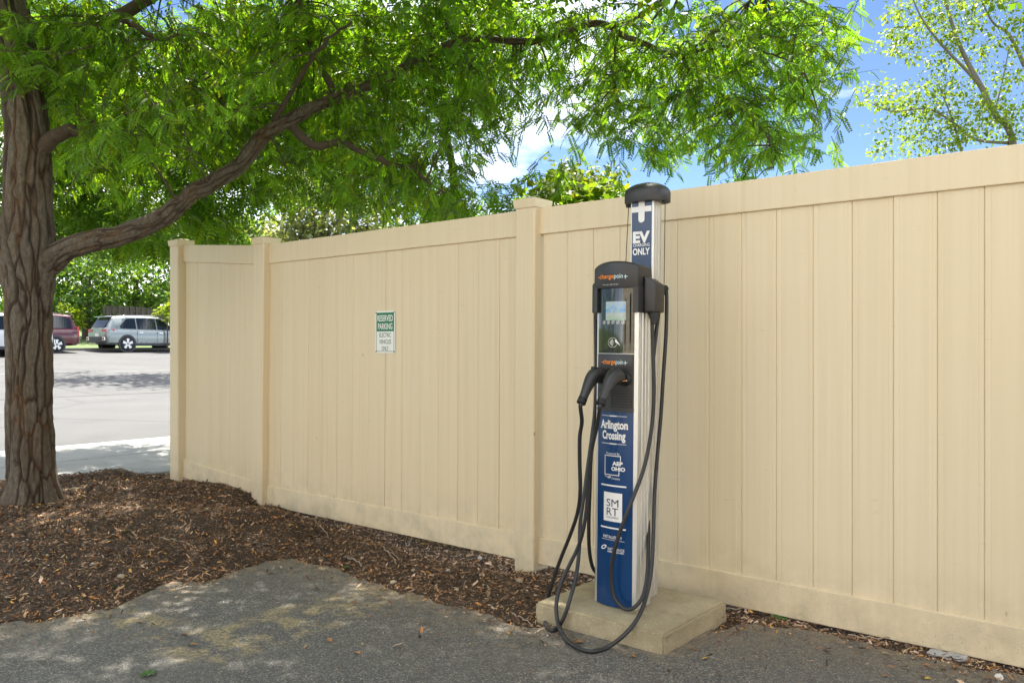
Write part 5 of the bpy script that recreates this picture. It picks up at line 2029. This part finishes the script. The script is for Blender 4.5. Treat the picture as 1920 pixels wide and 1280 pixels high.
cx, cy, bd, clx, cly = cx[ii], cy[ii], bd[ii], clx[ii], cly[ii]
cz = np.where(bd > 0, mulch_z(cx, cy), 0.001) + 0.004
n = len(cx)
tv = np.array([(-0.5, -0.28, 0), (0.15, -0.5, 0.06), (0.5, 0.12, 0.03), (-0.25, 0.5, 0.0)])
Ln = rng.lognormal(math.log(0.0115), 0.55, n).clip(0.004, 0.05)
Wd = Ln * rng.uniform(0.10, 0.42, n)
yaw = rng.uniform(0, 2 * math.pi, n)
tilt = rng.normal(0, 0.32, n)
d = np.stack([np.cos(yaw) * np.cos(tilt), np.sin(yaw) * np.cos(tilt), np.sin(tilt)], 1)
Rm = frames(d, rng.normal(0, 0.4, n))
sc = np.stack([Ln, Wd, Ln], 1)
vv = np.einsum('nij,nkj->nki', Rm, tv[None] * sc[:, None, :]) + np.stack([cx, cy, cz + np.abs(np.sin(tilt)) * Ln * 0.4], 1)[:, None, :]
ff = np.array([(0, 1, 2, 3)])[None] + (np.arange(n) * 4)[:, None, None]
pick = rng.choice(len(PAL), n, p=PWT / PWT.sum())
# extra pale chips along the fence foot imitate the sunlit strip under it
near_f = (np.abs(cly - FD) < 0.16) & (clx > -5.0)
pick = np.where(near_f & (rng.random(n) < 0.55), rng.choice([4, 6, 3], n), pick)
gold = (bd > -0.2) & (bd < 0.25) & (rng.random(n) < 0.12)
pick = np.where(gold, rng.choice([5, 7, 3], n), pick)
cc_ = PAL[pick] * np.array([1.85, 1.55, 1.38]) * (1 + rng.normal(0, 0.22, (n, 1))).clip(0.5, 1.6)
me = mesh_np('mulch_chips', vv.reshape(-1, 3), ff.reshape(-1, 4), np.repeat(cc_, 4, 0))
o = link('mulch_chips', me, CHIP)
tag(o, 'shredded bark mulch and leaf litter covering the bed', 'mulch', kind='stuff')
print('chips', n)

STONE = [mat_concrete('stone_tan', (0.26, 0.20, 0.13), (0.40, 0.33, 0.23)), mat_concrete('stone_grey', (0.26, 0.25, 0.23), (0.42, 0.41, 0.38)), mat_concrete('stone_white', (0.5, 0.49, 0.45), (0.7, 0.69, 0.65))]
LEAFY = plain('yellow_fallen_leaf', (0.50, 0.33, 0.035), 0.6, var=0.25, scale=40)
LEAFO = plain('orange_fallen_leaf', (0.34, 0.15, 0.04), 0.7, var=0.25, scale=40)
LEAFBR = plain('brown_fallen_leaf', (0.17, 0.085, 0.04), 0.7, var=0.25, scale=40)
LEAFG = plain('green_weed_leaf', (0.045, 0.105, 0.02), 0.5, var=0.25, scale=40)
STICK = plain('pale_twig', (0.30, 0.24, 0.17), 0.85, var=0.3, scale=30)


def on_ground(px, py):
    """photo pixel -> point on the visible ground (asphalt or bed)"""
    z = 0.0
    for _ in range(12):
        p = pxz(px, py, z)
        if float(bdist(np.array([p.x]), np.array([p.y]))[0]) > 0:
            z = float(mulch_z([p.x], [p.y])[0])
        else:
            z = 0.0
    return pxz(px, py, z)


def stone(px, py, r, mat, label, group=None):
    p = on_ground(px, py)
    bm = bmesh.new()
    bmesh.ops.create_icosphere(bm, subdivisions=3, radius=1.0)
    sd = Vector((px * 0.13, py * 0.17, 1))
    for v in bm.verts:
        k = 1 + 0.22 * mnoise.noise(v.co * 1.3 + sd) + 0.06 * mnoise.noise(v.co * 5 + sd)
        v.co = Vector((v.co.x * 1.1, v.co.y * 0.9, v.co.z * 0.68)) * k * r
    me = bpy.data.meshes.new('stone')
    bm.to_mesh(me)
    bm.free()
    o = link('stone', me, mat, smooth=True)
    o.location = p + Vector((0, 0, r * 0.28))
    o.rotation_euler = (0, 0, px * 0.7)
    tag(o, label, 'stone', group)


stone(380, 1054, 0.021, STONE[0], 'tan rounded stone in the mulch above the asphalt edge', 'stones in the mulch bed')
stone(228, 1082, 0.018, STONE[0], 'pale tan stone in the mulch at the left asphalt edge', 'stones in the mulch bed')
stone(88, 1043, 0.012, STONE[1], 'small pale pebble alone in the mulch below the trunk', 'stones in the mulch bed')
stone(175, 1058, 0.012, STONE[1], 'small tan pebble left of the pale tan stone', 'stones in the mulch bed')
stone(737, 1094, 0.017, STONE[0], 'tan stone where asphalt and mulch meet below the middle panel', 'stones in the mulch bed')
stone(975, 1090, 0.017, STONE[0], 'tan stone in the mulch in front of the middle post', 'stones in the mulch bed')
stone(900, 1047, 0.015, STONE[2], 'whitish stone in the gap under the fence near the middle post', 'stones in the mulch bed')
stone(840, 1071, 0.012, STONE[2], 'small white pebble in the mulch left of the middle post', 'stones in the mulch bed')
stone(856, 1107, 0.012, STONE[2], 'white pebble on the mulch slope below the middle panel', 'stones in the mulch bed')
stone(1238, 0 + 1262, 0.006, STONE[1], 'tiny pebble on the asphalt below the pad', 'stones in the mulch bed') if False else None
stone(1873, 1271, 0.016, STONE[2], 'whitish stone on the asphalt at the lower right corner', 'stones in the mulch bed')
stone(775, 1070, 0.013, STONE[0], 'brown stone in the mulch under the middle panel', 'stones in the mulch bed')
stone(42, 946, 0.010, STONE[2], 'white pebble against the foot of the trunk', 'stones in the mulch bed')
stone(71, 951, 0.009, STONE[2], 'white pebble a little right of the trunk foot', 'stones in the mulch bed')
stone(140, 920, 0.028, STONE[0], 'brown stone lying just right of the trunk flare', 'stones in the mulch bed')


def twig(path, r, label):
    P = [on_ground(a, b) + Vector((0, 0, 0.012 + h)) for a, b, h in path]
    S = spline([tuple(p) for p in P], 16)
    S = S + np.array([[0, 0, 0.004 * math.sin(i * 1.3)] for i in range(16)])
    m = MB()
    m.tube(S, np.linspace(r, r * 0.6, 16), 6)
    o = m.build('twig', STICK, smooth=True)
    tag(o, label, 'twig', 'twigs on the mulch')


twig([(645, 1048, 0), (660, 1053, 0.004), (672, 1058, 0.003), (678, 1066, 0)], 0.0042, 'bent pale twig lying on the mulch below the parking sign')
twig([(718, 1028, 0), (725, 1040, 0.01), (736, 1050, 0.005), (744, 1062, 0)], 0.0036, 'slender pale twig right of the bent one')
twig([(725, 1036, 0), (738, 1044, 0.006), (750, 1054, 0)], 0.0028, 'thin forked twig crossing the slender pale twig')
twig([(590, 978, 0), (600, 992, 0.006), (612, 1003, 0.004), (616, 1012, 0)], 0.003, 'curved twig in the mulch near the mound')
twig([(310, 892, 0), (320, 887, 0.006), (326, 884, 0.004)], 0.006, 'white stick beside the end post of the fence')
twig([(300, 1012, 0), (330, 1018, 0.004), (362, 1026, 0)], 0.003, 'long thin twig across the middle of the mulch')
twig([(760, 1022, 0), (765, 1030, 0.01), (772, 1014, 0.012)], 0.004, 'short pale stick standing at the fence foot')
twig([(1362, 1146, 0), (1400, 1148, 0.006), (1440, 1143, 0.004)], 0.003, 'thin brown twig at the fence foot right of the pad')
twig([(1590, 1196, 0), (1640, 1205, 0.008), (1690, 1203, 0.004)], 0.003, 'long brown twig along the fence foot at right')
twig([(960, 1155, 0), (980, 1166, 0.004), (1000, 1177, 0)], 0.0028, 'thin grey twig at the left corner of the pad')


def fallen(px, py, size, mat, label, group='fallen leaves', yaw=0.0):
    p = on_ground(px, py)
    tv, tf = simple_leaf()
    v = []
    k = 7
    for i in range(k):
        t = i / (k - 1)
        w = 0.30 * math.sin(math.pi * min(1, t * 0.92 + 0.06)) + 0.01
        z = 0.12 * math.sin(t * 3.3) + 0.03
        v += [(t - 0.5, -w, z + 0.10 * w), (t - 0.5, 0, z - 0.04), (t - 0.5, w, z + 0.12 * w)]
    f = []
    for i in range(k - 1):
        f += [(3 * i, 3 * i + 3, 3 * i + 4, 3 * i + 1), (3 * i + 1, 3 * i + 4, 3 * i + 5, 3 * i + 2)]
    me = pyd('fallen_leaf', [(a * size, b * size, c * size) for a, b, c in v], f)
    o = link('fallen_leaf', me, mat, smooth=True)
    o.location = p + Vector((0, 0, 0.004))
    o.rotation_euler = (0.1, 0.1, yaw or px * 1.3)
    tag(o, label, 'leaf', group)


fallen(345, 1191, 0.035, LEAFBR, 'curled brown leaf on the asphalt left of centre')
fallen(360, 1210, 0.034, LEAFO, 'tan leaf just below the curled brown leaf')
fallen(618, 1202, 0.030, LEAFO, 'tan leaf on asphalt below the yellow paint')
fallen(669, 1226, 0.032, LEAFO, 'orange leaf on asphalt at the bottom centre left')
fallen(881, 1208, 0.014, LEAFY, 'tiny yellow leaf on bare asphalt left of the pad')
fallen(680, 1209, 0.012, LEAFY, 'tiny yellow leaf by the sunny patch')
fallen(545, 985, 0.034, LEAFY, 'yellow leaf in the mulch at the foot of the mound')
fallen(309, 905, 0.030, LEAFY, 'yellow leaf beside the end post')
fallen(122, 981, 0.026, LEAFO, 'orange leaf in the mulch right of the trunk')
fallen(215, 1008, 0.060, LEAFO, 'rusty orange leaf clump in the middle of the mulch')
fallen(1298, 1218, 0.020, LEAFBR, 'brown leaf at the right front corner of the pad')
fallen(1322, 1236, 0.022, LEAFY, 'yellow leaf on asphalt right of the pad')
fallen(1740, 1274, 0.022, LEAFY, 'yellow leaf on asphalt at the bottom right')
fallen(1660, 1269, 0.024, LEAFO, 'orange leaf on asphalt left of the bottom right yellow leaf')
fallen(1595, 1198, 0.030, LEAFBR, 'brown leaf at the foot of the right panel')
fallen(1085, 1206, 0.040, LEAFO, 'orange-brown leaf inside the big cable loop')
fallen(1186, 1232, 0.026, LEAFO, 'orange leaf below the front edge of the pad')


def sprig(px, py, size, label, nl=7, lift=0.5, mat=LEAFG, cat='weed', name='weed'):
    p = on_ground(px, py)
    m = MB()
    for k in range(nl):
        a = 2 * math.pi * k / nl + px
        el_ = lift * (0.5 + 0.5 * random.random())
        dx, dy, dz = math.cos(a) * math.cos(el_), math.sin(a) * math.cos(el_), math.sin(el_)
        L = size * random.uniform(0.7, 1.2)
        sx_, sy_ = -math.sin(a) * L * 0.26, math.cos(a) * L * 0.26
        m.add([(0, 0, 0), (dx * L * 0.5 + sx_, dy * L * 0.5 + sy_, dz * L * 0.6 + 0.002), (dx * L, dy * L, dz * L * 0.8), (dx * L * 0.5 - sx_, dy * L * 0.5 - sy_, dz * L * 0.6 + 0.002)], [(0, 1, 2, 3)])
    o = m.build(name, mat)
    o.location = p + Vector((0, 0, 0.006))
    tag(o, label, cat, 'green sprigs')


sprig(278, 1266, 0.034, 'green leaf sprig lying on the asphalt at the bottom left', 7, 0.12, cat='leaf sprig', name='leaf_sprig')
sprig(222, 1103, 0.035, 'low green weed at the left asphalt edge', 9, 0.3)
sprig(236, 998, 0.030, 'small green weed in the middle of the mulch', 5, 0.5)
sprig(193, 972, 0.020, 'tiny green seedling below the trunk', 4, 0.6)
sprig(458, 1042, 0.020, 'tiny green seedling above the dark asphalt', 4, 0.6)
sprig(651, 1067, 0.026, 'small green weed below the bent twig', 6, 0.5)
sprig(1093, 1078, 0.045, 'green weed behind the left corner of the pad', 7, 0.4)
sprig(1350, 1164, 0.030, 'green seedling at the right side of the pad', 4, 0.9)
sprig(1465, 1164, 0.045, 'green weed at the fence foot right of the pad', 6, 0.4)
# pale plaster piece at the foot of the right panel
p0_ = on_ground(1800, 1228)
bm = bmesh.new()
bmesh.ops.create_cube(bm, size=1)
bmesh.ops.subdivide_edges(bm, edges=bm.edges[:], cuts=4, use_grid_fill=True)
for v in bm.verts:
    k = 1 - 0.75 * abs(v.co.x)
    v.co = Vector((v.co.x * 0.12, v.co.y * 0.04 * k, v.co.z * 0.012)) + Vector((0.01, 0.02, 0.006)) * mnoise.noise(v.co * 5) + Vector((0, 0.012, 0.0)) * mnoise.noise(v.co * 14)
me = bpy.data.meshes.new('concrete_shard')
bm.to_mesh(me)
bm.free()
o = link('concrete_shard', me, STONE[1])
lx_, ly_ = fl(p0_.x, p0_.y)
o.location = fw(lx_ - 0.03, 3.30, 0.002)
o.rotation_euler = (0.1, 0, FROT - 0.03)
tag(o, 'pale flat shard of broken concrete under the fence at lower right', 'concrete shard')

# ================================================================== ADDED BUILDING BEHIND THE CAMERA (unseen; bounces daylight, mirrors in the display)
SIDING = plain('cream_lap_siding', (0.70, 0.60, 0.43), 0.6, var=0.06, scale=2)
TRIM = plain('white_trim', (0.78, 0.77, 0.73), 0.5, var=0.04)
ROOFM = plain('grey_shingle', (0.12, 0.115, 0.11), 0.9, var=0.3, scale=6)
bounce_bldg = empty('bounce_building', (-1.0, -15.0, 0), (0, 0, math.radians(-8)))
tag(bounce_bldg, 'cream sided two-storey building added out of frame to bounce daylight and reflect in the display', 'building')
m = MB()
m.box(-17, 17, -9, 0, -0.1, 6.0)
m.build('wall', SIDING, bounce_bldg)
for k in range(27):
    m = MB()
    z = 0.25 + k * 0.21
    m.add([(-17.02, 0.002, z), (17.02, 0.002, z), (17.02, 0.03, z), (-17.02, 0.03, z), (-17.02, 0.002, z + 0.205), (17.02, 0.002, z + 0.205), (17.02, 0.008, z + 0.205), (-17.02, 0.008, z + 0.205)],
          [(3, 2, 1, 0), (4, 5, 6, 7), (0, 1, 5, 4), (1, 2, 6, 5), (2, 3, 7, 6), (3, 0, 4, 7)])
    m.build('siding_board', SIDING, bounce_bldg)
m = MB()
m.add([(-17.6, 0.6, 5.9), (17.6, 0.6, 5.9), (17.6, -9.6, 5.9), (-17.6, -9.6, 5.9), (-13, -4.5, 8.3), (13, -4.5, 8.3)], [(0, 1, 5, 4), (1, 2, 5), (2, 3, 4, 5), (3, 0, 4), (3, 2, 1, 0)])
m.build('roof', ROOFM, bounce_bldg)
for k in range(7):
    for zz in (1.0, 3.8):
        x = -14.4 + k * 4.8
        m = MB()
        m.box(x - 0.75, x + 0.75, 0.031, 0.075, zz - 0.08, zz + 1.5)
        w_ = m.build('window', TRIM, bounce_bldg, bevel=0.01, seg=1)
        m = MB()
        m.box(x - 0.66, x + 0.66, 0.076, 0.082, zz, zz + 1.42)
        m.build('pane', CARGLASS, w_)

pos, dirs = [], []  # greenery added out of frame for the display to reflect
for k in range(40):
    q = fw(-21 + rng.normal(0, 1.0), -27 + k * 0.6 + rng.normal(0, 0.4), rng.uniform(0.8, 6.2))
    off = rng.normal(0, 1, (150, 3)) * np.array([0.9, 0.9, 0.7])
    pos.append(np.array(q) + off)
    dirs.append(off + rng.normal(0, 0.5, (150, 3)))
pos, dirs = np.vstack(pos), np.vstack(dirs)
tv_, tf_ = simple_leaf()
v, f, c = scatter_leaves(tv_, tf_, pos, dirs, rng.normal(0, 0.6, len(pos)), rng.uniform(0.2, 0.36, len(pos)), greens(len(pos), (0.06, 0.12, 0.02), 0.3, 0.3))
o = link('reflected_greenery', mesh_np('reflected_greenery', v, f, c), LEAFB)
tag(o, 'belt of greenery added across the street, left of the picture, to reflect in the display', 'hedge', kind='stuff')
